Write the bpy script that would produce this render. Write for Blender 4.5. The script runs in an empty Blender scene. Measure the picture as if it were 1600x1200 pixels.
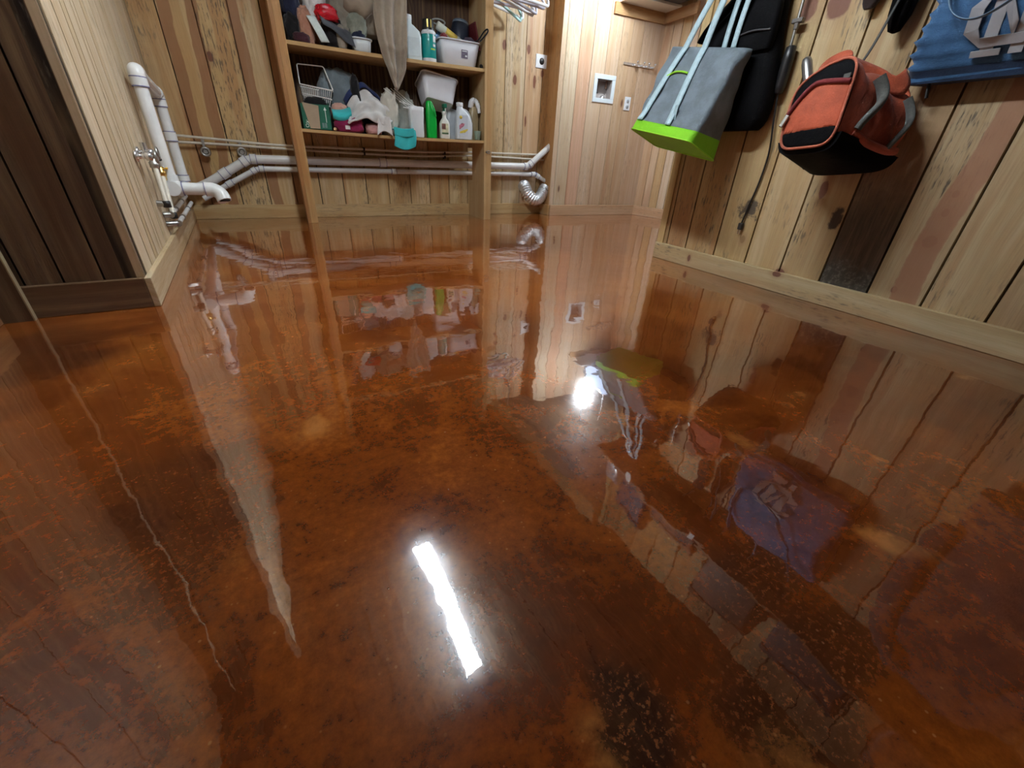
import bpy, bmesh, math, random
from mathutils import Vector, Matrix, noise as mnoise

R = math.radians
PI = math.pi
random.seed(11)
SC = bpy.context.scene
COL = SC.collection

# ------------------------------------------------------------------ camera
cam_d = bpy.data.cameras.new('camera')
cam_d.sensor_fit = 'HORIZONTAL'
cam_d.sensor_width = 36.0
cam_d.lens = 632.35 / 1600 * 36.0
cam_d.clip_start = 0.01
cam = bpy.data.objects.new('camera', cam_d)
COL.objects.link(cam)
PITCH, ROLL, YAW = R(29.134), R(2.877), R(32.496)
_f0 = Vector((math.sin(YAW), math.cos(YAW), 0)); _r0 = Vector((math.cos(YAW), -math.sin(YAW), 0)); _u0 = Vector((0, 0, 1))
_fw = math.cos(PITCH) * _f0 - math.sin(PITCH) * _u0
_up = math.sin(PITCH) * _f0 + math.cos(PITCH) * _u0
_rt = math.cos(ROLL) * _r0 + math.sin(ROLL) * _up
_up = -math.sin(ROLL) * _r0 + math.cos(ROLL) * _up
cm = Matrix((( _rt.x, _up.x, -_fw.x, 0), (_rt.y, _up.y, -_fw.y, 0), (_rt.z, _up.z, -_fw.z, 0), (0, 0, 0, 1)))
cm.translation = Vector((0, 0, 0.5))
cam.matrix_world = cm
SC.camera = cam

# ------------------------------------------------------------------ world, exposure
w = bpy.data.worlds.new('world'); SC.world = w; w.use_nodes = True
w.node_tree.nodes['Background'].inputs[0].default_value = (0.75, 0.85, 1.0, 1)
w.node_tree.nodes['Background'].inputs[1].default_value = 0.02
SC.view_settings.view_transform = 'Standard'
SC.view_settings.look = 'None'
SC.view_settings.gamma = 1.0
SC.view_settings.use_curve_mapping = False
SC.view_settings.exposure = 1.45
TUBE_STRENGTH = 62.0      # the twin strip light overhead
BULB_STRENGTH = 92.0     # the bare bulb in the laundry corner
LAMP_COLOR = (0.86, 0.94, 1.0)

# ------------------------------------------------------------------ node helper
class G:
    def __init__(s, name):
        s.m = bpy.data.materials.new(name); s.m.use_nodes = True
        s.t = s.m.node_tree; s.n = s.t.nodes
        for x in list(s.n): s.n.remove(x)
        s.out = s.n.new('ShaderNodeOutputMaterial')
        s.b = s.n.new('ShaderNodeBsdfPrincipled')
        s.t.links.new(s.b.outputs[0], s.out.inputs[0])
    def put(s, sock, v):
        if isinstance(v, bpy.types.NodeSocket): s.t.links.new(v, sock)
        elif isinstance(v, (tuple, list)):
            d = sock.default_value
            v = tuple(v)
            if len(d) == 4 and len(v) == 3: v = v + (1,)
            sock.default_value = v
        else: sock.default_value = v
    def ma(s, op, a, b=0.0, c=None, clamp=False):
        n = s.n.new('ShaderNodeMath'); n.operation = op; n.use_clamp = clamp
        s.put(n.inputs[0], a); s.put(n.inputs[1], b)
        if c is not None: s.put(n.inputs[2], c)
        return n.outputs[0]
    def vm(s, op, a, b=(0, 0, 0)):
        n = s.n.new('ShaderNodeVectorMath'); n.operation = op
        s.put(n.inputs[0], a); s.put(n.inputs[1], b)
        return n.outputs['Value'] if op in ('DOT_PRODUCT', 'LENGTH', 'DISTANCE') else n.outputs['Vector']
    def sep(s, v):
        n = s.n.new('ShaderNodeSeparateXYZ'); s.put(n.inputs[0], v); return n.outputs
    def comb(s, x, y, z=0.0):
        n = s.n.new('ShaderNodeCombineXYZ')
        for i, q in enumerate((x, y, z)): s.put(n.inputs[i], q)
        return n.outputs[0]
    def noise(s, v, scale=1.0, detail=3.0, rough=0.5, dist=0.0):
        n = s.n.new('ShaderNodeTexNoise'); s.put(n.inputs['Vector'], v)
        n.inputs['Scale'].default_value = scale; n.inputs['Detail'].default_value = detail
        n.inputs['Roughness'].default_value = rough; n.inputs['Distortion'].default_value = dist
        return n.outputs[0]
    def noisec(s, v, scale=1.0, detail=3.0):
        n = s.n.new('ShaderNodeTexNoise'); s.put(n.inputs['Vector'], v)
        n.inputs['Scale'].default_value = scale; n.inputs['Detail'].default_value = detail
        return n.outputs[1]
    def voro(s, v, scale=1.0, feature='F1', rnd=1.0):
        n = s.n.new('ShaderNodeTexVoronoi'); n.feature = feature
        s.put(n.inputs['Vector'], v); n.inputs['Scale'].default_value = scale
        n.inputs['Randomness'].default_value = rnd
        return n.outputs['Distance'], n.outputs['Color'] if feature == 'F1' else None
    def ss(s, v, a, b, lo=0.0, hi=1.0):
        n = s.n.new('ShaderNodeMapRange'); n.interpolation_type = 'SMOOTHSTEP'
        s.put(n.inputs[0], v); n.inputs[1].default_value = a; n.inputs[2].default_value = b
        n.inputs[3].default_value = lo; n.inputs[4].default_value = hi
        return n.outputs[0]
    def mix(s, f, a, b, mode='MIX'):
        n = s.n.new('ShaderNodeMix'); n.data_type = 'RGBA'; n.blend_type = mode; n.clamp_factor = True
        s.put(n.inputs[0], f); s.put(n.inputs[6], a); s.put(n.inputs[7], b)
        return n.outputs[2]
    def ramp(s, f, stops):
        n = s.n.new('ShaderNodeValToRGB'); s.put(n.inputs[0], f)
        e = n.color_ramp.elements
        while len(e) > 1: e.remove(e[-1])
        e[0].position = stops[0][0]; e[0].color = tuple(stops[0][1]) + (1,)
        for p, c in stops[1:]:
            q = e.new(p); q.color = tuple(c) + (1,)
        return n.outputs[0]
    def uv(s):
        return s.n.new('ShaderNodeTexCoord').outputs['UV']
    def obj(s):
        return s.n.new('ShaderNodeTexCoord').outputs['Object']
    def pos(s):
        return s.n.new('ShaderNodeNewGeometry').outputs['Position']
    def attr(s, name):
        n = s.n.new('ShaderNodeAttribute'); n.attribute_name = name; return n.outputs['Color']
    def bump(s, h, strength=0.3, dist=0.01):
        n = s.n.new('ShaderNodeBump'); n.inputs['Strength'].default_value = strength
        n.inputs['Distance'].default_value = dist; s.put(n.inputs['Height'], h); return n.outputs[0]
    def set(s, **k):
        names = dict(color='Base Color', rough='Roughness', metal='Metallic', normal='Normal', spec='Specular IOR Level', ior='IOR',
                     coat='Coat Weight', coatr='Coat Roughness', coatn='Coat Normal', coati='Coat IOR', trans='Transmission Weight',
                     sheen='Sheen Weight', emit='Emission Color', emits='Emission Strength', alpha='Alpha', sss='Subsurface Weight')
        for a, v in k.items(): s.put(s.b.inputs[names[a]], v)
        return s

MATS = {}
def plain(name, color, rough=0.5, metal=0.0, var=0.12, scale=9.0, bump=0.0, spec=0.5, **k):
    """a plain surface with a little procedural unevenness"""
    if name in MATS: return MATS[name]
    g = G(name); p = g.obj()
    n = g.noise(p, scale, 4, 0.6)
    c0 = tuple(max(0, c * (1 - var)) for c in color); c1 = tuple(min(1, c * (1 + var)) for c in color)
    g.set(color=g.mix(g.ss(n, 0.3, 0.7), c0, c1), rough=rough, metal=metal, spec=spec, **k)
    if bump: g.set(normal=g.bump(g.noise(p, scale * 4, 3), bump, 0.004))
    MATS[name] = g.m
    return g.m

def fabric(name, color, weave=900.0, var=0.25, rough=0.9, sheen=0.2, color2=None, soft=6.0, spec=0.25):
    if name in MATS: return MATS[name]
    g = G(name); p = g.obj()
    n = g.noise(p, soft, 5, 0.6)
    fine = g.noise(p, weave * 0.4, 2, 0.6)
    c0 = tuple(c * (1 - var) for c in color); c1 = color2 or tuple(min(1, c * (1 + var)) for c in color)
    col = g.mix(g.ss(n, 0.3, 0.72), c0, c1)
    col = g.mix(g.ss(fine, 0.3, 0.7, 0.0, 0.22), col, tuple(c * 0.55 for c in color))
    g.set(color=col, rough=rough, sheen=sheen, spec=spec, normal=g.bump(g.ma('ADD', fine, g.ma('MULTIPLY', g.noise(p, 45, 4, 0.6), 2.0)), 0.35, 0.004))
    MATS[name] = g.m
    return g.m

# ------------------------------------------------------------------ wood
def wood(name, knots=(), axis=(1, 0, 0), org=0.0, feats=None, knot_amt=0.70, grey=0.5, heart=0.5, rough=0.55, contrast=1.0, sat=1.0, val=1.10):
    """sawn pine: every board brings its own colour (attribute bc) and its own uv patch (u across, v along, in metres)"""
    g = G(name)
    u, v, _ = g.sep(g.uv())
    base = g.attr('bc')
    warp = g.noise(g.comb(g.ma('MULTIPLY', u, 4), g.ma('MULTIPLY', v, 1.2)), 1, 3, 0.5)
    uw = g.ma('ADD', u, g.ma('MULTIPLY', g.ma('SUBTRACT', warp, 0.5), 0.05))
    # random knots
    kd, kc = g.voro(g.comb(g.ma('MULTIPLY', uw, 6.0), g.ma('MULTIPLY', v, 2.3)), 1.0)
    kr = g.sep(kc)[0]
    kon = g.ma('GREATER_THAN', kr, knot_amt)
    knot = g.ma('MULTIPLY', g.ss(kd, 0.06, 0.115, 1, 0), kon)
    halo = g.ma('MULTIPLY', g.ss(kd, 0.08, 0.40, 1, 0), kon)
    # cathedral rings bend round the knots
    ph = g.ma('ADD', g.ma('MULTIPLY', uw, 190.0), g.ma('MULTIPLY', g.noise(g.comb(g.ma('MULTIPLY', u, 9), g.ma('MULTIPLY', v, 0.9)), 1, 2), 22.0))
    ph = g.ma('ADD', ph, g.ma('MULTIPLY', halo, 9.0))
    ring = g.ma('MULTIPLY_ADD', g.ma('SINE', ph), 0.5, 0.5)
    fine = g.noise(g.comb(g.ma('MULTIPLY', uw, 260), g.ma('MULTIPLY', v, 7)), 1, 5, 0.65)
    broad = g.noise(g.comb(g.ma('MULTIPLY', uw, 16), g.ma('MULTIPLY', v, 0.8)), 1, 4, 0.55)
    col = g.mix(g.ma('MULTIPLY', ring, 0.34 * contrast), base, (0.44, 0.29, 0.135), 'MIX')
    col = g.mix(g.ss(broad, 0.40, 0.60, 0.0, 0.75 * contrast), col, g.mix(1.0, base, (0.84, 0.73, 0.57), 'MULTIPLY'))
    hm = g.ss(g.noise(g.comb(g.ma('MULTIPLY', uw, 9), g.ma('MULTIPLY', v, 0.45)), 1, 2, 0.4), 0.60, 0.645)
    col = g.mix(g.ma('MULTIPLY', hm, heart), col, g.mix(1.0, base, (0.66, 0.38, 0.22), 'MULTIPLY'))
    col = g.mix(g.ss(fine, 0.35, 0.75, 0.0, 0.45 * contrast), col, g.mix(1.0, base, (0.56, 0.47, 0.35), 'MULTIPLY'))
    # grey sawn / weathered dashes
    dsh = g.noise(g.comb(g.ma('MULTIPLY', u, 120), g.ma('MULTIPLY', v, 16)), 1, 3, 0.6)
    dre = g.noise(g.comb(g.ma('MULTIPLY', u, 5), g.ma('MULTIPLY', v, 1.5)), 1, 3, 0.5)
    dm = g.ma('MULTIPLY', g.ss(dsh, 0.52, 0.66), g.ss(dre, 0.48, 0.60))
    col = g.mix(g.ma('MULTIPLY', dm, grey), col, (0.10, 0.080, 0.055))
    col = g.mix(g.ma('MULTIPLY', halo, 0.35), col, g.mix(1.0, base, (0.62, 0.40, 0.22), 'MULTIPLY'))
    col = g.mix(g.ma('MULTIPLY', knot, 0.88), col, (0.115, 0.042, 0.022))
    # the knots and stains one can point to, by their place on the wall
    if knots or feats:
        P = g.pos()
        s = g.ma('SUBTRACT', g.vm('DOT_PRODUCT', P, axis), org)
        z = g.sep(P)[2]
        wob = g.ma('MULTIPLY', g.ma('SUBTRACT', g.noise(P, 30, 3), 0.5), 0.6)
        for (ks, kz, rs, rz, kcol) in knots:
            a = g.ma('DIVIDE', g.ma('SUBTRACT', s, ks), rs); b = g.ma('DIVIDE', g.ma('SUBTRACT', z, kz), rz)
            d = g.ma('ADD', g.ma('SQRT', g.ma('ADD', g.ma('MULTIPLY', a, a), g.ma('MULTIPLY', b, b))), wob)
            col = g.mix(g.ss(d, 1.0, 2.3, 0.35, 0.0), col, (0.30, 0.16, 0.07))
            col = g.mix(g.ss(d, 0.80, 1.08, 0.93, 0.0), col, kcol)
        if feats: col = feats(g, col, s, z, P)
    hsv = g.n.new('ShaderNodeHueSaturation'); g.put(hsv.inputs['Saturation'], sat); g.put(hsv.inputs['Value'], val); g.put(hsv.inputs['Color'], col); col = hsv.outputs[0]
    h = g.ma('ADD', g.ma('MULTIPLY', fine, 0.6), g.ma('MULTIPLY', dm, -0.5))
    g.set(color=col, rough=g.ss(fine, 0.2, 0.8, rough - 0.07, rough + 0.12), spec=0.35, normal=g.bump(h, 0.25, 0.003))
    return g.m

# ------------------------------------------------------------------ mesh builder
class MB:
    def __init__(s):
        s.v, s.f, s.u, s.c, s.mi, s.sm = [], [], [], [], [], []
    def add(s, verts, faces, uvs=None, col=(1, 1, 1), mi=0, smooth=False):
        o = len(s.v)
        s.v += [tuple(p) for p in verts]
        for k, f in enumerate(faces):
            s.f.append([o + i for i in f])
            s.u.append(uvs[k] if uvs else [(s.v[o + i][0], s.v[o + i][2]) for i in f])
            s.c.append(col); s.mi.append(mi); s.sm.append(smooth)
        return s
    def board(s, o, a, l, n, wd, L, t, col=(1, 1, 1), uo=None, mi=0):
        """box from corner o: wd along a (across the grain), L along l (with the grain), t along n"""
        o, a, l, n = Vector(o), Vector(a), Vector(l), Vector(n)
        P = [o + a * (wd * i) + l * (L * j) + n * (t * k) for i in (0, 1) for j in (0, 1) for k in (0, 1)]
        F = [(0, 1, 3, 2), (4, 6, 7, 5), (0, 4, 5, 1), (2, 3, 7, 6), (0, 2, 6, 4), (1, 5, 7, 3)]
        if a.cross(l).dot(n) < 0: F = [f[::-1] for f in F]
        if uo is None: uo = (random.uniform(0, 90), random.uniform(0, 90))
        uvs = [[((P[i] - o).dot(a) + 0.7 * (P[i] - o).dot(n) + uo[0], (P[i] - o).dot(l) + uo[1]) for i in f] for f in F]
        return s.add(P, F, uvs, col, mi)
    def box(s, x0, x1, y0, y1, z0, z1, col=(1, 1, 1), grain='z', mi=0):
        ax = {'x': ((0, 1, 0), (1, 0, 0), (0, 0, 1)), 'y': ((1, 0, 0), (0, 1, 0), (0, 0, 1)), 'z': ((1, 0, 0), (0, 0, 1), (0, 1, 0))}[grain]
        d = Vector((x1 - x0, y1 - y0, z1 - z0)); ln = [abs(Vector(q).dot(d)) for q in ax]
        return s.board((x0, y0, z0), ax[0], ax[1], ax[2], ln[0], ln[1], ln[2], col, None, mi)
    def tube(s, pts, r, seg=12, caps=True, closed=False, mi=0, flat=1.0):
        pts = [Vector(p) for p in pts]; n = len(pts)
        rs = list(r) if isinstance(r, (list, tuple)) else [r] * n
        verts, faces = [], []
        up = None
        for i, p in enumerate(pts):
            a = pts[(i - 1) % n] if (closed or i > 0) else p
            b = pts[(i + 1) % n] if (closed or i < n - 1) else p
            t = (b - a).normalized()
            if up is None:
                up = Vector((0, 0, 1)) if abs(t.z) < 0.9 else Vector((1, 0, 0))
            up = (up - t * up.dot(t)).normalized()
            sd = t.cross(up)
            for k in range(seg):
                an = 2 * PI * k / seg
                verts.append(p + (sd * math.cos(an) + up * math.sin(an) * flat) * rs[i])
        m = n if closed else n - 1
        for i in range(m):
            for k in range(seg):
                k2 = (k + 1) % seg; j = (i + 1) % n
                faces.append((i * seg + k, i * seg + k2, j * seg + k2, j * seg + k))
        s.add(verts, faces, smooth=True, mi=mi)
        if caps and not closed:
            s.add([verts[k] for k in range(seg)], [tuple(range(seg))[::-1]], mi=mi)
            s.add([verts[(n - 1) * seg + k] for k in range(seg)], [tuple(range(seg))], mi=mi)
        return s
    def lathe(s, prof, c=(0, 0, 0), seg=24, ax='z', mi=0, sx=1.0, sy=1.0):
        """profile of (radius, height) turned about an axis through c"""
        verts, faces = [], []
        for r, h in prof:
            for k in range(seg):
                an = 2 * PI * k / seg; x, y = r * math.cos(an) * sx, r * math.sin(an) * sy
                q = {'z': (x, y, h), 'y': (x, h, -y), 'x': (h, x, y)}[ax]
                verts.append((c[0] + q[0], c[1] + q[1], c[2] + q[2]))
        for i in range(len(prof) - 1):
            for k in range(seg):
                k2 = (k + 1) % seg
                faces.append((i * seg + k, i * seg + k2, (i + 1) * seg + k2, (i + 1) * seg + k))
        s.add(verts, faces, smooth=True, mi=mi)
        if prof[0][0] > 1e-5: s.add(verts[:seg], [tuple(range(seg))[::-1]], mi=mi)
        if prof[-1][0] > 1e-5: s.add(verts[-seg:], [tuple(range(seg))], mi=mi)
        return s
    def loft(s, rings, mi=0, cap0=True, cap1=True, smooth=True):
        n = len(rings[0]); verts = [p for r in rings for p in r]; faces = []
        for i in range(len(rings) - 1):
            for k in range(n):
                k2 = (k + 1) % n
                faces.append((i * n + k, i * n + k2, (i + 1) * n + k2, (i + 1) * n + k))
        s.add(verts, faces, smooth=smooth, mi=mi)
        if cap0: s.add(rings[0], [tuple(range(n))[::-1]], mi=mi, smooth=False)
        if cap1: s.add(rings[-1], [tuple(range(n))], mi=mi, smooth=False)
        return s
    def sheet(s, fn, na, nb, mi=0):
        verts = [fn(i / na, j / nb) for j in range(nb + 1) for i in range(na + 1)]
        faces = [(j * (na + 1) + i, j * (na + 1) + i + 1, (j + 1) * (na + 1) + i + 1, (j + 1) * (na + 1) + i) for j in range(nb) for i in range(na)]
        return s.add(verts, faces, smooth=True, mi=mi)
    def build(s, name, mats, parent=None, solid=0.0, bevel=0.0, sub=0, loc=None, rotz=0.0, rot=None):
        me = bpy.data.meshes.new(name); me.from_pydata(s.v, [], s.f)
        ul = me.uv_layers.new(name='UVMap'); k = 0
        for uv in s.u:
            for q in uv: ul.data[k].uv = q; k += 1
        at = me.attributes.new('bc', 'FLOAT_COLOR', 'FACE')
        for i, c in enumerate(s.c): at.data[i].color = (c[0], c[1], c[2], 1)
        for i, p in enumerate(me.polygons):
            p.use_smooth = s.sm[i]; p.material_index = s.mi[i]
        for m in (mats if isinstance(mats, (list, tuple)) else [mats]): me.materials.append(m)
        me.update()
        o = bpy.data.objects.new(name, me); COL.objects.link(o)
        if parent: o.parent = parent
        if loc is not None: o.location = loc
        if rot is not None: o.rotation_euler = rot
        elif rotz: o.rotation_euler = (0, 0, rotz)
        if solid:
            q = o.modifiers.new('solid', 'SOLIDIFY'); q.thickness = solid; q.offset = 0
        if bevel:
            q = o.modifiers.new('bevel', 'BEVEL'); q.width = bevel; q.segments = 2; q.limit_method = 'ANGLE'; q.angle_limit = R(40)
        if sub:
            q = o.modifiers.new('sub', 'SUBSURF'); q.levels = sub; q.render_levels = sub
        return o

def tag(o, label, cat, group=None):
    o['label'] = label; o['category'] = cat
    if group: o['group'] = group
    return o
def thing(name, label, cat, loc=(0, 0, 0), rotz=0.0, group=None, rot=None):
    o = bpy.data.objects.new(name, None); COL.objects.link(o)
    o.location = loc; o.rotation_euler = rot if rot else (0, 0, rotz)
    o.empty_display_size = 0.05
    return tag(o, label, cat, group)
def struct(o):
    o['kind'] = 'structure'; return o

def arc_pts(pts, rad, n=6):
    """a polyline with its corners rounded"""
    pts = [Vector(p) for p in pts]; out = [pts[0]]
    for i in range(1, len(pts) - 1):
        a, b, c = pts[i - 1], pts[i], pts[i + 1]
        d1, d2 = (a - b), (c - b); r = min(rad, d1.length * 0.49, d2.length * 0.49)
        p, q = b + d1.normalized() * r, b + d2.normalized() * r
        for k in range(n + 1):
            t = k / n; out.append(p * (1 - t) ** 2 + b * 2 * t * (1 - t) + q * t * t)
    out.append(pts[-1]); return out
def smooth_pts(pts, n=8):
    """Catmull-Rom through the points"""
    P = [Vector(p) for p in pts]; P = [P[0] * 2 - P[1]] + P + [P[-1] * 2 - P[-2]]; out = []
    for i in range(1, len(P) - 2):
        a, b, c, d = P[i - 1], P[i], P[i + 1], P[i + 2]
        for k in range(n):
            t = k / n
            out.append(0.5 * ((2 * b) + (c - a) * t + (2 * a - 5 * b + 4 * c - d) * t * t + (3 * b - a - 3 * c + d) * t ** 3))
    out.append(P[-2]); return out
def interp(tab, x):
    for (x0, y0), (x1, y1) in zip(tab, tab[1:]):
        if x <= x1:
            t = (x - x0) / (x1 - x0) if x1 > x0 else 0
            return y0 + (y1 - y0) * max(0, min(1, t))
    return tab[-1][1]
# ================================================================== THE ROOM
PINE = [(0.60, 0.455, 0.25), (0.63, 0.49, 0.29), (0.57, 0.415, 0.215), (0.62, 0.465, 0.255), (0.53, 0.365, 0.185), (0.58, 0.445, 0.26)]
PINK = [(0.60, 0.44, 0.30), (0.56, 0.40, 0.275), (0.58, 0.37, 0.25), (0.62, 0.49, 0.36), (0.54, 0.36, 0.22), (0.50, 0.32, 0.18)]
PALE = [(0.57, 0.48, 0.34), (0.62, 0.53, 0.39), (0.53, 0.44, 0.31), (0.56, 0.46, 0.30)]
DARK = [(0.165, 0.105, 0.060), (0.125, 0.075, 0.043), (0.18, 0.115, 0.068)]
GAPC = (0.012, 0.006, 0.003)
CEIL = 2.25

def wall_boards(name, p0, p1, seams, cols, mat, z0=0.0, z1=CEIL, gap=0.004, thick=0.019, holes=(), side=1):
    """vertical boards from p0 to p1; seams are distances from p0; the room lies on the left of p0->p1 when side = 1"""
    p0, p1 = Vector(p0).to_3d(), Vector(p1).to_3d(); L = (p1 - p0).length; t = (p1 - p0) / L
    n = Vector((-t.y, t.x, 0)) * side           # towards the room
    m = MB(); up = Vector((0, 0, 1))
    S = [0.0] + [q for q in seams if 0 < q < L] + [L]
    for i, (a, b) in enumerate(zip(S, S[1:])):
        c = cols[i % len(cols)] if not callable(cols) else cols(i)
        k = random.uniform(0.92, 1.06); c = tuple(q * k for q in c)
        uo = (random.uniform(0, 90), random.uniform(0, 90))
        aa, bb = a + (gap / 2 if i else 0), b - (gap / 2 if i < len(S) - 2 else 0)
        pieces = [(aa, bb, z0, z1)]
        for (h0, h1, hz0, hz1) in holes:
            nx = []
            for (x0, x1, y0, y1) in pieces:
                if x1 <= h0 or x0 >= h1 or y1 <= hz0 or y0 >= hz1: nx.append((x0, x1, y0, y1)); continue
                if x0 < h0: nx.append((x0, h0, y0, y1))
                if x1 > h1: nx.append((h1, x1, y0, y1))
                cx0, cx1 = max(x0, h0), min(x1, h1)
                if y0 < hz0: nx.append((cx0, cx1, y0, hz0))
                if y1 > hz1: nx.append((cx0, cx1, hz1, y1))
            pieces = nx
        for (x0, x1, y0, y1) in pieces:
            m.board(p0 + t * x0 - n * thick + up * y0, t, up, n, x1 - x0, y1 - y0, thick, c, (uo[0] + x0 - aa, uo[1] + y0))
    if not holes:
        m.board(p0 - n * (thick + 0.03) + up * z0, t, up, n, L, z1 - z0, 0.028, GAPC)
    o = m.build(name, mat); return struct(o)

def baseboard(name, p0, p1, mat, col, h=0.098, t=0.019, side=1, ext=0.0):
    p0, p1 = Vector(p0).to_3d(), Vector(p1).to_3d(); L = (p1 - p0).length; d = (p1 - p0) / L
    n = Vector((-d.y, d.x, 0)) * side
    m = MB(); m.board(p0 - d * 0, Vector((0, 0, 1)), d, n, h, L + ext, t, col)
    o = m.build(name, mat, bevel=0.0025); return struct(o)

def even(L, wd, jit=0.012):
    out, x = [], 0
    while x < L - wd * 0.6:
        x += wd + random.uniform(-jit, jit); out.append(x)
    return out

KN = (0.16, 0.055, 0.03); KB = (0.03, 0.016, 0.010)
# --- floor: acid-stained concrete under clear epoxy
def floor_mat():
    g = G('stained_epoxy_floor')
    P = g.pos(); P_y = g.sep(P)[1]
    big = g.noise(P, 1.5, 5, 0.6, 0.6)
    mid = g.noise(P, 6.0, 8, 0.68, 0.8)
    fin = g.noise(P, 60.0, 6, 0.75)
    f = g.ma('ADD', g.ma('MULTIPLY', big, 0.42), g.ma('ADD', g.ma('MULTIPLY', mid, 0.40), g.ma('MULTIPLY', fin, 0.30)))
    f = g.ma('SUBTRACT', f, g.ss(g.ma('ADD', P_y, g.ma('MULTIPLY', g.ma('SUBTRACT', big, 0.5), 1.2)), 0.05, 1.6, 0.060, -0.018))   # base colour runs darker towards the camera end of the room
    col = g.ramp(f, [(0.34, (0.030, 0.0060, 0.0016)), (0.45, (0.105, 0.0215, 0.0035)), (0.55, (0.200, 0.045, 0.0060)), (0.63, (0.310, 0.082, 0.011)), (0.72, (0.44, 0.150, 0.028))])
    # pale amber blotches where the stain took thinly
    bd, bc = g.voro(g.vm('ADD', P, g.vm('MULTIPLY', g.noisec(P, 7, 3), (0.22, 0.22, 0))), 6.5)
    bl = g.ma('MULTIPLY', g.ss(bd, 0.05, 0.34, 1, 0), g.ma('GREATER_THAN', g.sep(bc)[0], 0.72))
    col = g.mix(g.ma('MULTIPLY', bl, g.ss(mid, 0.42, 0.6, 0.0, 0.6)), col, (0.46, 0.185, 0.045))
    # dark, gravelly stains
    x, y, _ = g.sep(P)
    wob = g.ma('MULTIPLY', g.ma('SUBTRACT', g.noise(P, 6, 5, 0.65), 0.5), 1.9)
    for (cx, cy, rx, ry, am) in ((0.225, 0.085, 0.050, 0.060, 0.88), (0.50, 0.125, 0.11, 0.055, 0.55), (0.42, 0.02, 0.16, 0.06, 0.6), (0.64, 0.20, 0.09, 0.05, 0.4), (-0.20, 0.62, 0.14, 0.22, 0.45),
                                 (-0.62, 1.45, 0.25, 0.25, 0.6), (1.05, 0.55, 0.14, 0.10, 0.25)):
        a = g.ma('DIVIDE', g.ma('SUBTRACT', x, cx), rx); b = g.ma('DIVIDE', g.ma('SUBTRACT', y, cy), ry)
        d = g.ma('ADD', g.ma('SQRT', g.ma('ADD', g.ma('MULTIPLY', a, a), g.ma('MULTIPLY', b, b))), wob)
        col = g.mix(g.ss(d, 0.55, 1.25, am, 0.0), col, g.mix(g.ss(g.noise(P, 130.0, 4, 0.7), 0.48, 0.66), (0.016, 0.006, 0.004), (0.15, 0.052, 0.017)))
    # a hairline crack filled with paler resin
    ck = g.ma('ADD', 1.872, g.ma('ADD', g.ma('MULTIPLY', x, -0.06), g.ma('MULTIPLY', g.noise(g.comb(g.ma('MULTIPLY', x, 6.0), 0.0, 0.0), 1, 4, 0.6), 0.10)))
    cd = g.ma('ABSOLUTE', g.ma('SUBTRACT', y, ck))
    cm_ = g.ma('MULTIPLY', g.ss(cd, 0.0015, 0.006, 0.75, 0.0), g.ma('MULTIPLY', g.ss(x, 0.02, 0.12), g.ss(x, 0.95, 1.2, 1, 0)))
    col = g.mix(cm_, col, (0.50, 0.24, 0.10))
    # fine specks
    sd, sc_ = g.voro(P, 95.0)
    sp = g.ma('MULTIPLY', g.ss(sd, 0.10, 0.22, 1, 0), g.ma('GREATER_THAN', g.sep(sc_)[1], 0.80))
    col = g.mix(g.ma('MULTIPLY', sp, g.ss(mid, 0.4, 0.65, 0.05, 0.55)), col, (0.36, 0.17, 0.07))
    # self-levelled surface: slow swells, orange peel and a few trapped bubbles
    sw = g.ma('ADD', g.noise(P, 3.2, 2, 0.4), g.ma('MULTIPLY', g.noise(P, 11.0, 2, 0.4), 0.26))
    bb, bc2 = g.voro(P, 26.0)
    bub = g.ma('MULTIPLY', g.ss(bb, 0.018, 0.05, 1, 0), g.ma('GREATER_THAN', g.sep(bc2)[2], 0.62))
    h = g.ma('ADD', sw, g.ma('ADD', g.ma('MULTIPLY', bub, 0.25), g.ma('MULTIPLY', g.noise(P, 70, 2), 0.012)))
    nrm = g.bump(h, 1.0, 0.0025)
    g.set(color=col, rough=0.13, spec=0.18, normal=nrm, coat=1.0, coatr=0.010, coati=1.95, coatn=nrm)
    return g.m
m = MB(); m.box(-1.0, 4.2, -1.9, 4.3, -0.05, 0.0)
struct(m.build('floor', floor_mat()))

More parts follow.
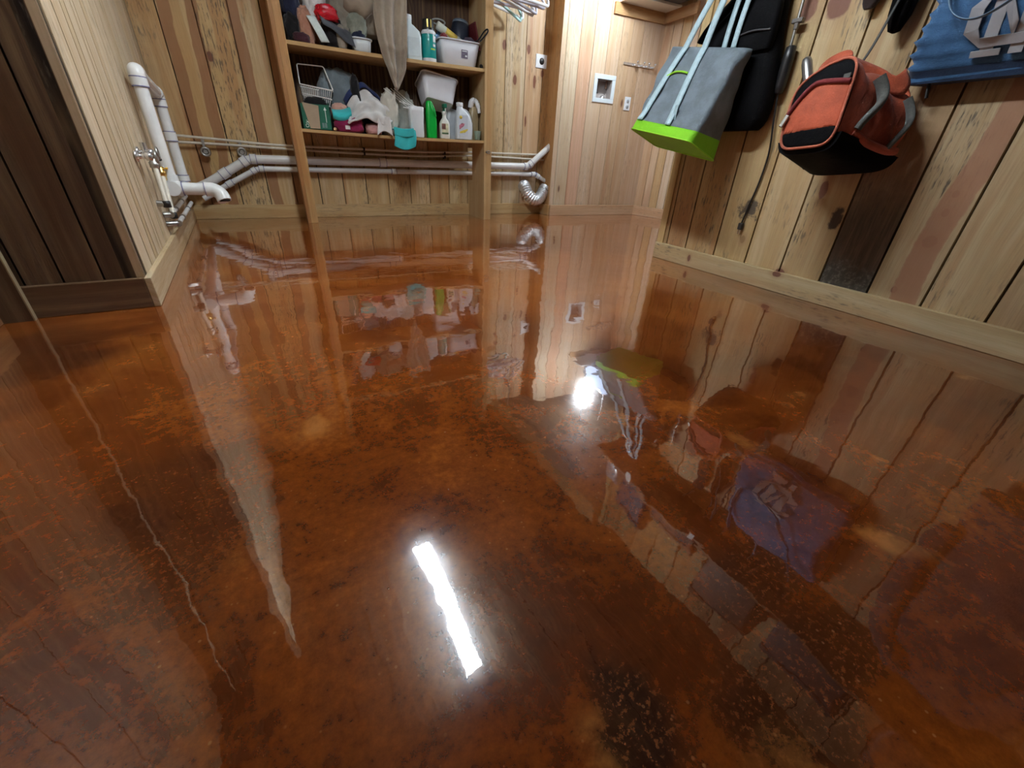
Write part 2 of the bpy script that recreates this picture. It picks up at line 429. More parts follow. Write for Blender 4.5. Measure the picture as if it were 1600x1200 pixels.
# --- walls
W = wood('pine_boards', knot_amt=0.66)
WP = wood('pink_pine_boards', knot_amt=0.72, grey=0.35, heart=0.4, contrast=0.85, sat=0.92, val=1.12)
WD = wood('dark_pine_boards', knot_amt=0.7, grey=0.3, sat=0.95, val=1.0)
A, B = (-0.343, 3.975), (2.690, 3.850)
Lb = math.hypot(B[0] - A[0], B[1] - A[1])
bs = [q + 0.343 for q in (-0.199, -0.002, 0.189, 0.375, 0.562, 0.745, 0.929, 1.117, 1.310, 1.488, 1.675, 1.862, 2.045, 2.231, 2.434, 2.620)]
BC = [PINE[4], PINE[2], PINE[0], PINE[1], PINE[2], PINE[5], PINE[3], PINE[0], PINE[2], PINE[1], PINE[4], PINE[0], PINE[5], PINE[1], PALE[0], PINK[0], PINE[4]]
def back_feats(g, col, s, z, P):
    # broad reddish heartwood bands in the boards left of the shelf
    for (s0, sl, wd) in ((-0.10, 0.05, 0.035), (0.215, -0.02, 0.036), (0.375, 0.02, 0.045), (-0.21, 0.02, 0.035)):
        c = g.ma('ADD', g.ma('MULTIPLY', z, sl), s0)
        d = g.ma('ABSOLUTE', g.ma('SUBTRACT', g.ma('SUBTRACT', s, c), g.ma('MULTIPLY', g.noise(P, 4, 3), 0.05)))
        col = g.mix(g.ss(d, wd * 0.85, wd, 0.82, 0.0), col, (0.27, 0.120, 0.048))
    # saw-marked board beside the shelf
    sw = g.ma('MULTIPLY', g.ss(s, -0.004, 0.0), g.ss(s, 0.185, 0.189, 1, 0))
    dd = g.ss(g.noise(g.comb(g.ma('MULTIPLY', s, 95), g.ma('MULTIPLY', z, 13)), 1, 3, 0.6), 0.53, 0.62)
    col = g.mix(g.ma('MULTIPLY', g.ma('MULTIPLY', sw, dd), 0.75), col, (0.085, 0.065, 0.045))
    return col
WBK = wood('pine_boards_back', contrast=1.15, grey=0.7, knots=((2.330, 1.115, 0.020, 0.040, KN), (2.458, 1.345, 0.018, 0.035, KN), (2.535, 1.12, 0.016, 0.05, KN), (2.215, 1.345, 0.02, 0.04, KN),
                                      (2.615, 1.19, 0.018, 0.032, KN), (2.46, 0.81, 0.010, 0.045, KN), (0.022, 1.0, 0.02, 0.03, KN)), feats=back_feats, knot_amt=0.74)
wall_boards('wall_back', A, B, bs, BC, WBK, side=-1, gap=0.007)
baseboard('baseboard_back', (-0.343, 3.975), (2.688, 3.850), W, PINE[2], side=-1)

wall_boards('wall_left', (-0.340, 1.796), (-0.343, 3.975), [0.055, 0.185, 0.30, 0.36, 0.46, 0.51, 0.64, 0.70, 0.84, 0.99, 1.13, 1.20, 1.36, 1.50, 1.66, 1.80, 1.95, 2.08], PALE, wood('pale_sawn_boards', knot_amt=0.84, grey=0.55, heart=0.15, contrast=0.8, sat=0.95, val=1.15), side=-1, gap=0.010)
baseboard('baseboard_left', (-0.340, 1.777), (-0.343, 3.975), W, (0.53, 0.43, 0.28), side=-1)
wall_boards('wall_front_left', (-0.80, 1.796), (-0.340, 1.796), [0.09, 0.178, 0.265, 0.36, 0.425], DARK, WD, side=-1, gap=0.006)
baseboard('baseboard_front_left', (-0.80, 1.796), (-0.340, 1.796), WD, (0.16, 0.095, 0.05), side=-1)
m = MB(); m.box(-0.712, -0.629, 1.757, 1.776, 0.0, CEIL, (0.14, 0.10, 0.06))
m.box(-0.629, -0.626, 1.757, 1.776, 0.0, CEIL, (0.50, 0.42, 0.28))  # pale side strip: strip-light glow on the trim's edge put into its colour
struct(m.build('trim_1', WD))
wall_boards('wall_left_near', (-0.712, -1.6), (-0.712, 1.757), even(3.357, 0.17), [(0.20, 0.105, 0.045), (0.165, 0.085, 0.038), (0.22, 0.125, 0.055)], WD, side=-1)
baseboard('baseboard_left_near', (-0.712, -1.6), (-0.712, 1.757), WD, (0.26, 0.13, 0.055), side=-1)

JB = (2.679, 3.678)
wall_boards('wall_jog', (2.690, 3.850), (2.679, 3.680), [0.085], [(0.47, 0.27, 0.12), (0.50, 0.30, 0.14)], W, side=-1)
baseboard('baseboard_jog', (2.688, 3.832), (2.678, 3.659), W, PINE[4], side=-1)
IN = (3.782, 3.556)
HOLE = (0.418, 0.586, 1.040, 1.186)
MC = [PINK[3], PALE[1], PINK[2], PINK[3], PINK[0], (0.57, 0.41, 0.26), (0.54, 0.37, 0.23), PINK[1], (0.55, 0.39, 0.25)]
wall_boards('wall_laundry', JB, IN, [0.05, 0.189, 0.330, 0.486, 0.627, 0.747, 0.873], MC, WP, side=-1, holes=(HOLE,))
baseboard('baseboard_laundry', (2.676, 3.659), (3.782, 3.540), WP, (0.56, 0.37, 0.22), side=-1)
wall_boards('wall_far_right', IN, (3.95, 1.5), even(2.06, 0.10), [PINK[4], PINK[0], PINE[4], PINK[3], PINE[2]], WP, side=-1, gap=0.006)
baseboard('baseboard_far_right', (3.763, 3.540), (3.93, 1.5), WP, (0.55, 0.36, 0.22), side=-1)

# --- right wall: wide rough boards, one with a black water stain
RA = Vector((2.141, 1.763, 0)); RT = Vector((-0.0712, -0.9975, 0)); RN = Vector((-0.9975, 0.0712, 0))   # along the wall towards the camera; out into the room
RZ = math.atan2(RT.y, RT.x)
def RP(s, o, z): return RA + RT * s + RN * o + Vector((0, 0, z))
def right_feats(g, col, s, z, P):
    wob = g.ma('SUBTRACT', g.noise(P, 9, 5, 0.65), 0.5)
    ins = g.ma('MULTIPLY', g.ss(s, 0.956, 0.960), g.ss(s, 1.139, 1.143, 1, 0))
    low = g.ss(g.ma('ADD', z, g.ma('MULTIPLY', wob, 0.25)), 0.34, 0.62, 1, 0)
    st = g.ma('MULTIPLY', ins, low)
    streak = g.noise(g.comb(g.ma('MULTIPLY', s, 90), g.ma('MULTIPLY', z, 6)), 1, 4, 0.6)
    col = g.mix(g.ma('MULTIPLY', st, 0.93), col, g.mix(g.ss(streak, 0.4, 0.7), (0.050, 0.028, 0.015), (0.105, 0.060, 0.032)))
    gl = g.ma('MULTIPLY', ins, g.ss(g.ma('ADD', z, g.ma('MULTIPLY', wob, 0.12)), 0.135, 0.225, 1, 0))
    col = g.mix(g.ma('MULTIPLY', gl, 0.85), col, g.mix(g.ss(g.noise(P, 60, 4, 0.7), 0.45, 0.72), (0.062, 0.060, 0.050), (0.19, 0.18, 0.15)))
    # black rot creeping over the seam
    a = g.ma('DIVIDE', g.ma('SUBTRACT', s, 0.930), 0.030); b = g.ma('DIVIDE', g.ma('SUBTRACT', z, 0.335), 0.048)
    d = g.ma('ADD', g.ma('SQRT', g.ma('ADD', g.ma('MULTIPLY', a, a), g.ma('MULTIPLY', b, b))), g.ma('MULTIPLY', wob, 2.6))
    col = g.mix(g.ss(d, 0.75, 1.1, 0.95, 0.0), col, (0.028, 0.014, 0.009))
    # red heartwood streak
    c = g.ma('ADD', 1.272, g.ma('MULTIPLY', g.ma('SINE', g.ma('MULTIPLY', z, 6.5)), -0.02))
    d = g.ma('ABSOLUTE', g.ma('ADD', g.ma('SUBTRACT', s, c), g.ma('MULTIPLY', wob, 0.03)))
    ins2 = g.ma('MULTIPLY', g.ss(s, 1.145, 1.150), g.ss(s, 1.312, 1.316, 1, 0))
    col = g.mix(g.ma('MULTIPLY', ins2, g.ss(d, 0.036, 0.043, 0.85, 0.0)), col, (0.32, 0.145, 0.068))
    # black bark patch beside the hanging plug
    a = g.ma('DIVIDE', g.ma('SUBTRACT', s, 0.535), 0.060); b = g.ma('DIVIDE', g.ma('SUBTRACT', z, 0.335), 0.045)
    d = g.ma('ADD', g.ma('MAXIMUM', g.ma('ABSOLUTE', a), g.ma('ABSOLUTE', b)), g.ma('MULTIPLY', g.ma('SUBTRACT', g.noise(P, 40, 4, 0.7), 0.5), 2.4))
    col = g.mix(g.ss(d, 0.45, 0.95, 0.9, 0.0), col, (0.045, 0.036, 0.030))
    return col
WR = wood('rough_pine_boards_right', axis=tuple(RT), org=RA.dot(RT), feats=right_feats, knot_amt=0.88, grey=0.9, heart=0.30, contrast=1.15, sat=0.90, val=1.10,
          knots=((0.838, 0.440, 0.017, 0.036, KN), (1.254, 0.400, 0.012, 0.014, KN), (1.256, 0.46, 0.010, 0.012, KN), (1.252, 0.305, 0.022, 0.022, KN), (1.222, 0.125, 0.011, 0.014, KN), (0.548, 0.195, 0.014, 0.020, (0.26, 0.15, 0.05)),
                 (0.53, 1.075, 0.035, 0.045, KN), (0.645, 1.065, 0.045, 0.05, KN), (0.272, 0.047, 0.011, 0.020, KN), (0.781, 0.088, 0.022, 0.016, KN)))
RS = [0.069, 0.212, 0.406, 0.594, 0.777, 0.958, 1.143, 1.318, 1.495] + [1.495 + 0.178 * k for k in range(1, 11)]
RC = [(0.42, 0.29, 0.13), (0.42, 0.26, 0.11), (0.44, 0.285, 0.115), (0.50, 0.37, 0.16), (0.52, 0.40, 0.20), (0.50, 0.38, 0.19), (0.40, 0.28, 0.145), (0.48, 0.37, 0.20), (0.47, 0.36, 0.19), (0.40, 0.27, 0.13), (0.44, 0.32, 0.17)]
RE = RA + RT * 3.4
wall_boards('wall_right', RA, RE, RS, RC, WR, side=-1, gap=0.008, thick=0.022)
m = MB()
m.board(RA + RT * 0.0 - RN * 0.11, RN, Vector((0, 0, 1)), RT, 0.11, CEIL, 0.019, (0.50, 0.37, 0.19))
m.board(RA - RN * 0.001, RT, Vector((0, 0, 1)), RN, 0.045, CEIL, 0.012, (0.52, 0.40, 0.21))
struct(m.build('trim_2', W))
WRB = wood('rough_pine_baseboard_right', axis=tuple(RT), org=RA.dot(RT), knot_amt=0.9, grey=0.7, heart=0.2, sat=0.9, knots=((0.272, 0.047, 0.011, 0.020, KN), (0.781, 0.080, 0.022, 0.014, KN)))
baseboard('baseboard_right', RA - RT * 0.004, RE, WRB, (0.50, 0.40, 0.215), side=-1, h=0.090)
wall_boards('wall_rear', (-0.8, -1.6), (2.2, -1.6), even(3.0, 0.17), DARK, WD, side=1)

# --- ceiling and the header over the way to the laundry corner
m = MB()
x = -0.9
while x < 4.15:
    m.board((x, -1.7, CEIL), (1, 0, 0), (0, 1, 0), (0, 0, 1), 0.196, 5.9, 0.02, random.choice([(0.10, 0.075, 0.055), (0.12, 0.085, 0.06), (0.09, 0.065, 0.045)])); x += 0.2
m.box(-1.0, 4.2, -1.8, 4.3, CEIL + 0.02, CEIL + 0.05, GAPC)
struct(m.build('ceiling', WD))
m = MB(); m.board((2.03, 1.77, 2.11), (1, 0, 0), (0, 1, 0), (0, 0, 1), 0.11, 1.95, 0.139, (0.40, 0.26, 0.13))
struct(m.build('beam_1', W))

# --- lamps
def emit(name, color, strength):
    g = G(name); n = g.noise(g.obj(), 3)
    g.set(color=(0.8, 0.8, 0.8), emit=color, emits=g.ss(n, 0.2, 0.8, strength * 0.97, strength * 1.03)); return g.m
WHITE_METAL = plain('white_enamel', (0.80, 0.82, 0.84), 0.35, var=0.04)
t = thing('strip_light', 'white twin-tube strip light on the ceiling, seen mirrored in the wet-looking floor', 'ceiling light', (0.585, 1.63, CEIL - 0.10), R(-2.4))
m = MB(); m.box(-0.065, 0.065, -0.545, 0.545, 0.03, 0.099); m.build('housing', WHITE_METAL, t, bevel=0.004)
for y in (-0.545, 0.505):
    m = MB(); m.box(-0.062, 0.062, y, y + 0.04, -0.022, 0.03); m.build('end_cap', WHITE_METAL, t, bevel=0.004)
TM = emit('tube_glow', LAMP_COLOR, TUBE_STRENGTH)
for x in (-0.032, 0.032):
    m = MB(); m.tube([(x, -0.505, 0.0), (x, -0.2, 0.0), (x, 0.2, 0.0), (x, 0.505, 0.0)], 0.016, 16); m.build('tube', TM, t)
t = thing('ceiling_lamp', 'bright bulb with a pale blue glowing panel near the laundry corner, mirrored in the floor', 'ceiling light', (2.94, 3.04, 1.90))
m = MB(); m.lathe([(0.0, -0.075), (0.045, -0.066), (0.070, -0.036), (0.080, 0.0), (0.070, 0.034), (0.036, 0.062), (0.02, 0.075), (0.02, 0.085)], seg=24); m.build('bulb', emit('bulb_glow', LAMP_COLOR, BULB_STRENGTH), t)
m = MB(); m.lathe([(0.026, 0.075), (0.03, 0.09), (0.03, 0.13), (0.045, 0.14), (0.045, 0.15)], seg=20); m.build('socket', WHITE_METAL, t)
m = MB(); m.tube([(0, 0, 0.15), (0, 0, 0.25), (0, 0, 0.349)], 0.008, 8); m.build('stem', WHITE_METAL, t)
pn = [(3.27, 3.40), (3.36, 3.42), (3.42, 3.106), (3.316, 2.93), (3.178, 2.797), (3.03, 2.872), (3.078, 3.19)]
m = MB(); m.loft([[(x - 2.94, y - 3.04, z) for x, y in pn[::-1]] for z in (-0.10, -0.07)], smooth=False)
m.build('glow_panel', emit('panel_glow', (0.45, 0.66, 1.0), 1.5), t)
for x, y in ((3.30, 3.30), (3.15, 2.95)): MB().tube([(x - 2.94, y - 3.04, -0.07), (x - 2.94, y - 3.04, 0.1), (x - 2.94, y - 3.04, 0.349)], 0.003, 6).build('hanger_wire', WHITE_METAL, t)
# ================================================================== PIPES AND WALL FITTINGS
PVC = plain('white_pvc', (0.78, 0.80, 0.80), 0.28, var=0.05, spec=0.5)
PRIMER = plain('purple_primer', (0.16, 0.17, 0.33), 0.4)
PEX = plain('off_white_tubing', (0.66, 0.62, 0.52), 0.4, var=0.08)
CHROME = plain('chrome', (0.80, 0.81, 0.83), 0.22, 0.85, var=0.05)
STEEL = plain('dull_steel', (0.42, 0.42, 0.40), 0.42, 1.0, var=0.15)
BRASS = plain('brass', (0.72, 0.48, 0.15), 0.3, 1.0)
BLACKP = plain('black_plastic', (0.012, 0.012, 0.013), 0.4)
WHITEP = plain('white_plastic', (0.74, 0.77, 0.80), 0.35, var=0.04)
YELLOWP = plain('yellow_grip', (0.75, 0.42, 0.03), 0.45)
BLACKHOLE = plain('dark_hole', (0.004, 0.003, 0.003), 0.9)

def wpart(name, m, mat, parent, **k):
    """a part drawn in room coordinates under a thing that stands at parent.location"""
    return m.build(name, mat, parent, loc=-Vector(parent.location), **k)
def cyl(a, b, r, seg=16):
    a, b = Vector(a), Vector(b)
    return MB().tube([a, a.lerp(b, 0.5), b], r, seg)
def fitting(parent, a, b, r, name='coupling', ring=True):
    """a sleeve of radius r from a to b with a purple primer line at each mouth"""
    f = wpart(name, cyl(a, b, r, 18), PVC, parent)
    if ring:
        a, b = Vector(a), Vector(b); d = (b - a).normalized()
        for p in (a, b):
            q = cyl(p - d * 0.002, p + d * 0.002, r + 0.0006, 18).build('primer_line', PRIMER, f)
    return f

# large drain line along the back wall
dp = thing('drain_pipe', 'thick white plastic drain line running low along the back wall behind the shelves', 'pipe', (1.2, 3.86, 0.38))
path = [(-0.290, 3.90, 0.205), (-0.20, 3.905, 0.240), (0.100, 3.900, 0.410), (2.478, 3.796, 0.435), (2.712, 3.765, 0.625)]
wpart('pipe_run', MB().tube(arc_pts(path, 0.05), 0.0285, 18), PVC, dp)
def along(a, b, d): a, b = Vector(a), Vector(b); return a + (b - a).normalized() * d
fitting(dp, along(path[2], path[1], 0.012), along(path[2], path[1], 0.055), 0.0335, 'elbow')
fitting(dp, along(path[2], path[3], 0.012), along(path[2], path[3], 0.050), 0.0335, 'elbow')
fitting(dp, along(path[2], path[1], 0.170), along(path[2], path[1], 0.225), 0.0335)
fitting(dp, (1.040, 3.861, 0.4195), (1.095, 3.859, 0.4200), 0.0325)
fitting(dp, along(path[3], path[2], 0.05), along(path[3], path[2], 0.010), 0.033, 'elbow')
fitting(dp, along(path[3], path[4], 0.012), along(path[3], path[4], 0.05), 0.033, 'elbow')

sp = thing('drain_pipe', 'thinner white plastic waste line running just below the thick drain line', 'pipe', (1.2, 3.86, 0.34))
path = [(-0.24, 3.90, 0.145), (-0.060, 3.905, 0.243), (0.143, 3.903, 0.347), (2.573, 3.804, 0.368), (2.715, 3.790, 0.300)]
wpart('pipe_run', MB().tube(arc_pts(path, 0.04), 0.0185, 16), PVC, sp)
fitting(sp, along(path[2], path[1], 0.010), along(path[2], path[1], 0.045), 0.0225, 'elbow')
fitting(sp, along(path[2], path[3], 0.010), along(path[2], path[3], 0.042), 0.0225, 'elbow')
fitting(sp, along(path[2], path[1], 0.20), along(path[2], path[1], 0.245), 0.0225)
fitting(sp, (1.135, 3.8575, 0.356), (1.175, 3.856, 0.3562), 0.022)
fitting(sp, along(path[3], path[2], 0.05), along(path[3], path[2], 0.006), 0.0225, 'elbow')
fitting(sp, along(path[3], path[4], 0.006), along(path[3], path[4], 0.05), 0.0225, 'elbow')

vp = thing('vent_loop', 'white plastic vent loop rising on the pale wall with an open elbow spout', 'pipe', (-0.29, 3.1, 0.27))
V1b, V1t, V2t, V2b = (-0.288, 2.835, 0.345), (-0.288, 2.855, 0.772), (-0.288, 3.500, 0.738), (-0.288, 3.490, 0.285)
wpart('riser', MB().tube(arc_pts([V1b, V1t, V2t, V2b], 0.045), 0.0265, 18), PVC, vp)
fitting(vp, (-0.288, 2.854, 0.712), (-0.288, 2.8555, 0.748), 0.0325, 'elbow')
wpart('elbow', MB().tube(arc_pts([(-0.288, 2.855, 0.73), (-0.288, 2.855, 0.774), (-0.288, 2.905, 0.772)], 0.03), 0.0315, 18), PVC, vp)
wpart('elbow', MB().tube(arc_pts([(-0.288, 3.45, 0.741), (-0.288, 3.500, 0.738), (-0.288, 3.4995, 0.69)], 0.03), 0.0315, 18), PVC, vp)
fitting(vp, (-0.288, 3.499, 0.708), (-0.288, 3.499, 0.672), 0.0315, 'elbow')
fitting(vp, (-0.288, 3.494, 0.548), (-0.288, 3.493, 0.500), 0.0315)
fitting(vp, (-0.288, 3.490, 0.318), (-0.288, 3.490, 0.285), 0.0320, 'tee')
wpart('pipe_run', MB().tube([(-0.288, 2.78, 0.292), (-0.288, 3.2, 0.272), (-0.288, 3.6, 0.248), (-0.288, 3.905, 0.210)], 0.0275, 18), PVC, vp)
wpart('tee', MB().tube([(-0.288, 2.780, 0.293), (-0.288, 2.84, 0.292), (-0.288, 2.90, 0.288)], 0.0335, 18).tube([(-0.288, 2.835, 0.30), (-0.288, 2.835, 0.33), (-0.288, 2.836, 0.352)], 0.0325, 18), PVC, vp)
wpart('spout', MB().tube([(-0.290, 2.815, 0.292), (-0.22, 2.815, 0.291), (-0.16, 2.815, 0.290), (-0.120, 2.815, 0.288)], 0.0285, 18), PVC, vp)
fitting(vp, (-0.290, 2.815, 0.292), (-0.248, 2.815, 0.292), 0.0335, 'tee')
m = MB().tube(smooth_pts([(-0.155, 2.815, 0.289), (-0.120, 2.812, 0.287), (-0.093, 2.800, 0.268), (-0.083, 2.785, 0.236)], 6), 0.0335, 20)
e = wpart('elbow', m, PVC, vp)
cyl((-0.083, 2.785, 0.2385), (-0.0825, 2.784, 0.2345), 0.0265, 18).build('mouth', BLACKHOLE, e)
cyl((-0.1575, 2.815, 0.289), (-0.1545, 2.815, 0.289), 0.0343, 18).build('primer_line', PRIMER, e)

# thin water lines on the back wall
w1 = thing('water_line', 'upper of two thin cream water lines along the back wall', 'pipe', (1.2, 3.87, 0.52))
wpart('tubing', MB().tube(smooth_pts([(-0.328, 3.925, 0.537), (0.0, 3.918, 0.522), (0.32, 3.903, 0.508), (0.9, 3.880, 0.510), (1.4, 3.860, 0.512), (1.87, 3.842, 0.529), (2.3, 3.840, 0.536), (2.689, 3.838, 0.542)]), 0.0085, 10), PEX, w1)
w2 = thing('water_line', 'lower of two thin cream water lines, sagging a little along the back wall', 'pipe', (1.2, 3.87, 0.48))
wpart('tubing', MB().tube(smooth_pts([(-0.328, 3.925, 0.497), (0.0, 3.918, 0.494), (0.32, 3.903, 0.487), (0.9, 3.880, 0.478), (1.4, 3.860, 0.480), (1.87, 3.842, 0.502), (2.2, 3.842, 0.503), (2.689, 3.838, 0.497)]), 0.0085, 10), PEX, w2)
for wl, xs, z in ((w1, (0.93, 1.62), 0.511), (w2, (0.93, 1.62), 0.480)):
    for x in xs:
        y = 3.925 - (x + 0.33) * 0.0394 - 0.004
        wpart('clip', MB().tube([(x - 0.006, y, z), (x, y, z), (x + 0.006, y, z)], 0.0125, 12).box(x - 0.005, x + 0.005, y, y + 0.035, z - 0.013, z + 0.013), BLACKP, wl)
for (x, z), lab in zip(((-0.150, 0.445), (0.070, 0.452)), ('grey round pipe hanger under the thin lines, nearest the white vent loop', 'grey round pipe hanger under the thin lines, nearest the shelf post')):
    h = thing('pipe_hanger', lab, 'pipe hanger', (x, 3.915, z))
    ring = [(0.024 * math.cos(2 * PI * k / 20), 0, 0.024 * math.sin(2 * PI * k / 20)) for k in range(20)]
    MB().tube(ring, 0.0085, 8, closed=True).build('ring', STEEL, h)
    MB().lathe([(0.0, 0.018), (0.017, 0.018), (0.019, 0.006), (0.013, -0.004)], ax='y', seg=16).build('cup', STEEL, h)
    MB().box(-0.008, 0.008, -0.004, 0.034, 0.02, 0.075).build('strap', STEEL, h)
r = thing('pipe_hanger', 'small steel loop screwed to the face of the right shelf post', 'pipe hanger', (1.868, 3.489, 0.535))
ring = [(0.016 * math.cos(2 * PI * k / 20), 0, 0.009 * math.sin(2 * PI * k / 20)) for k in range(20)]
MB().tube(ring, 0.0035, 8, closed=True).build('ring', STEEL, r)
MB().lathe([(0.007, -0.004), (0.007, 0.006), (0.003, 0.02)], c=(-0.016, 0, 0), ax='y', seg=12).build('screw', STEEL, r)

# valves on the pale left wall
v = thing('gate_valve', 'pair of chrome gate valves with round handles on the pale wall', 'valve', (-0.335, 2.46, 0.44))
for dy, dz in ((-0.045, 0.0), (0.03, 0.012)):
    b = MB().lathe([(0.022, 0.0), (0.022, 0.006), (0.010, 0.008), (0.010, 0.03), (0.015, 0.032), (0.015, 0.052), (0.007, 0.055), (0.007, 0.066)], c=(0, dy, dz), ax='x', seg=18).build('body', CHROME, v)
    hw = MB()
    hw.tube([(0.066, dy + 0.02 * math.cos(2 * PI * k / 18), dz + 0.02 * math.sin(2 * PI * k / 18)) for k in range(18)], 0.005, 8, closed=True)
    hw.tube([(0.066, dy - 0.02, dz), (0.066, dy, dz), (0.066, dy + 0.02, dz)], 0.004, 8).tube([(0.066, dy, dz - 0.02), (0.066, dy, dz), (0.066, dy, dz + 0.02)], 0.004, 8)
    hw.build('handle', STEEL, v)
MB().tube([(0.028, -0.045, 0.0), (0.028, -0.01, 0.006), (0.028, 0.03, 0.012)], 0.009, 12).tube([(0.03, 0.0, 0.02), (0.03, 0.0, 0.035), (0.03, 0.0, 0.05)], 0.012, 12).build('manifold', CHROME, v)

for (y, z, y2, z2, lab, grip) in ((2.64, 0.40, 2.56, 0.245, 'grey hose bib drop pipe, the one nearer the front edge of the pale wall', None),
                                  (2.78, 0.36, 2.66, 0.185, 'grey drop pipe under a yellow-handled ball valve beside the vent loop', YELLOWP)):
    q = thing('shutoff_pipe', lab, 'pipe', (-0.31, y, z))
    p = lambda a, b, c: (a + 0.31, b - y, c - z)
    MB().tube(smooth_pts([p(-0.31, y, z), p(-0.308, (y + y2) / 2, (z + z2) / 2), p(-0.305, y2, z2)]), 0.0105, 12).build('tubing', PEX, q)
    b = MB().lathe([(0.011, -0.03), (0.015, -0.028), (0.015, -0.012), (0.019, -0.01), (0.019, 0.012), (0.015, 0.014), (0.015, 0.028), (0.011, 0.03)], seg=16).build('valve_body', BRASS if grip else STEEL, q)
    MB().box(-0.004, 0.03, -0.006, 0.006, 0.018, 0.024).box(0.02, 0.028, -0.008, 0.055, 0.018, 0.026).build('lever', grip or BLACKP, q, bevel=0.002)
    MB().lathe([(0.013, -0.014), (0.016, -0.012), (0.016, 0.012), (0.012, 0.014)], c=p(-0.305, y2, z2), seg=14).build('crimp_ring', BLACKP, q)
    MB().tube([p(-0.340, y2, z2 + 0.004), p(-0.32, y2, z2 + 0.002), p(-0.298, y2, z2)], 0.013, 12).build('elbow', STEEL, q)
for k, (dx, z, lab) in enumerate(((0.0, 0.190, 'upper white stub line lying along the top of the left baseboard'), (0.018, 0.150, 'lower white stub line lying along the left baseboard by the corner'))):
    q = thing('supply_line', lab, 'pipe', (-0.312 + dx, 3.05, z))
    MB().tube([(0, -0.40, 0.0), (0, 0.0, 0.0), (0, 0.52, 0.002)], 0.0105, 12).build('tubing', PVC, q)
    for yy in (-0.40, -0.18, 0.20):
        MB().tube([(0, yy - 0.012, 0), (0, yy, 0), (0, yy + 0.012, 0)], 0.0145, 12).build('crimp_ring', STEEL, q)
    MB().tube([(0, -0.40, 0.0), (-0.012, -0.41, 0.0), (-0.029 - dx, -0.415, 0.0)], 0.012, 12).build('elbow', STEEL, q)

# foil dryer duct curling out of the back wall into the jog
FOIL = plain('crinkled_foil', (0.78, 0.82, 0.86), 0.34, 0.75, var=0.12, scale=60, bump=0.4)
fd = thing('dryer_duct', 'silver corrugated dryer duct drooping between the wall and its opening', 'duct', (2.56, 3.74, 0.17))
cl = smooth_pts([(2.470, 3.852, 0.262), (2.460, 3.800, 0.245), (2.470, 3.768, 0.195), (2.535, 3.748, 0.142), (2.605, 3.750, 0.155), (2.648, 3.757, 0.205), (2.672, 3.762, 0.242)], 16)
n = len(cl)
wpart('hose', MB().tube(cl, [0.052 + 0.0065 * (1 if (i // 2) % 2 else -1) for i in range(n)], 22), FOIL, fd)
wpart('clamp', MB().tube([cl[-9], cl[-8], cl[-6]], 0.0585, 24), STEEL, fd)
wpart('collar', MB().tube([cl[-2], (2.675, 3.763, 0.247), (2.682, 3.765, 0.256)], 0.054, 22), FOIL, fd)

# things on the walls of the laundry corner
PLATE = plain('pale_plate', (0.66, 0.74, 0.78), 0.35, var=0.03)
LT = (Vector((IN[0], IN[1], 0)) - Vector((JB[0], JB[1], 0))).normalized(); LZ = math.atan2(LT.y, LT.x)
def LP(s, z, o=0.0): return Vector((JB[0], JB[1], 0)) + LT * s + Vector((LT.y, -LT.x, 0)) * o + Vector((0, 0, z))
wb = thing('washer_box', 'pale recessed washing-machine supply box set in the laundry wall', 'outlet box', LP(0.502, 1.04), LZ)
m = MB()
for (x0, x1, z0, z1) in ((-0.122, 0.122, 0.146, 0.184), (-0.122, 0.122, -0.036, 0.0), (-0.122, -0.084, 0.0, 0.146), (0.084, 0.122, 0.0, 0.146)): m.box(x0, x1, -0.008, 0.0, z0, z1)
m.build('frame', PLATE, wb, bevel=0.003)
m = MB(); m.box(-0.084, 0.084, 0.078, 0.082, 0, 0.146).box(-0.086, -0.083, 0, 0.08, 0, 0.146).box(0.083, 0.086, 0, 0.08, 0, 0.146).box(-0.084, 0.084, 0, 0.08, -0.003, 0.0).box(-0.084, 0.084, 0, 0.08, 0.146, 0.149)
m.build('recess', plain('box_liner', (0.42, 0.38, 0.36), 0.4), wb)
MB().tube([(-0.055, 0.05, 0.146), (-0.055, 0.05, 0.09), (-0.055, 0.045, 0.05)], 0.010, 12).tube([(-0.055, 0.05, 0.055), (-0.055, 0.03, 0.045), (-0.055, 0.015, 0.04)], 0.008, 12).build('tap', STEEL, wb)
MB().lathe([(0.0, 0.026), (0.020, 0.024), (0.026, 0.010), (0.026, 0.0)], c=(0.022, 0.045, 0.0), seg=20).build('drain_cap', CHROME, wb)
MB().tube([(0.058, 0.05, 0.146), (0.055, 0.05, 0.11), (0.05, 0.05, 0.085)], 0.011, 12).build('supply_stub', plain('copper_brown', (0.20, 0.10, 0.06), 0.4), wb)

ol = thing('wall_outlet', 'white duplex wall outlet right of the recessed supply box', 'outlet', LP(0.80, 0.965), LZ)
MB().box(-0.036, 0.036, -0.006, 0.0, 0.0, 0.112).build('cover_plate', WHITEP, ol, bevel=0.003)
for z in (0.033, 0.079):
    s = MB().lathe([(0.0, -0.009), (0.016, -0.009), (0.018, -0.005)], c=(0, 0, z), ax='y', seg=18).build('socket', plain('socket_grey', (0.50, 0.54, 0.58), 0.4), ol)
    MB().box(-0.008, -0.005, -0.0105, -0.008, z - 0.004, z + 0.009).box(0.005, 0.008, -0.0105, -0.008, z - 0.004, z + 0.007).lathe([(0.0, -0.0105), (0.003, -0.0105), (0.003, -0.008)], c=(0, 0, z - 0.009), ax='y', seg=8).build('slot', BLACKP, s)

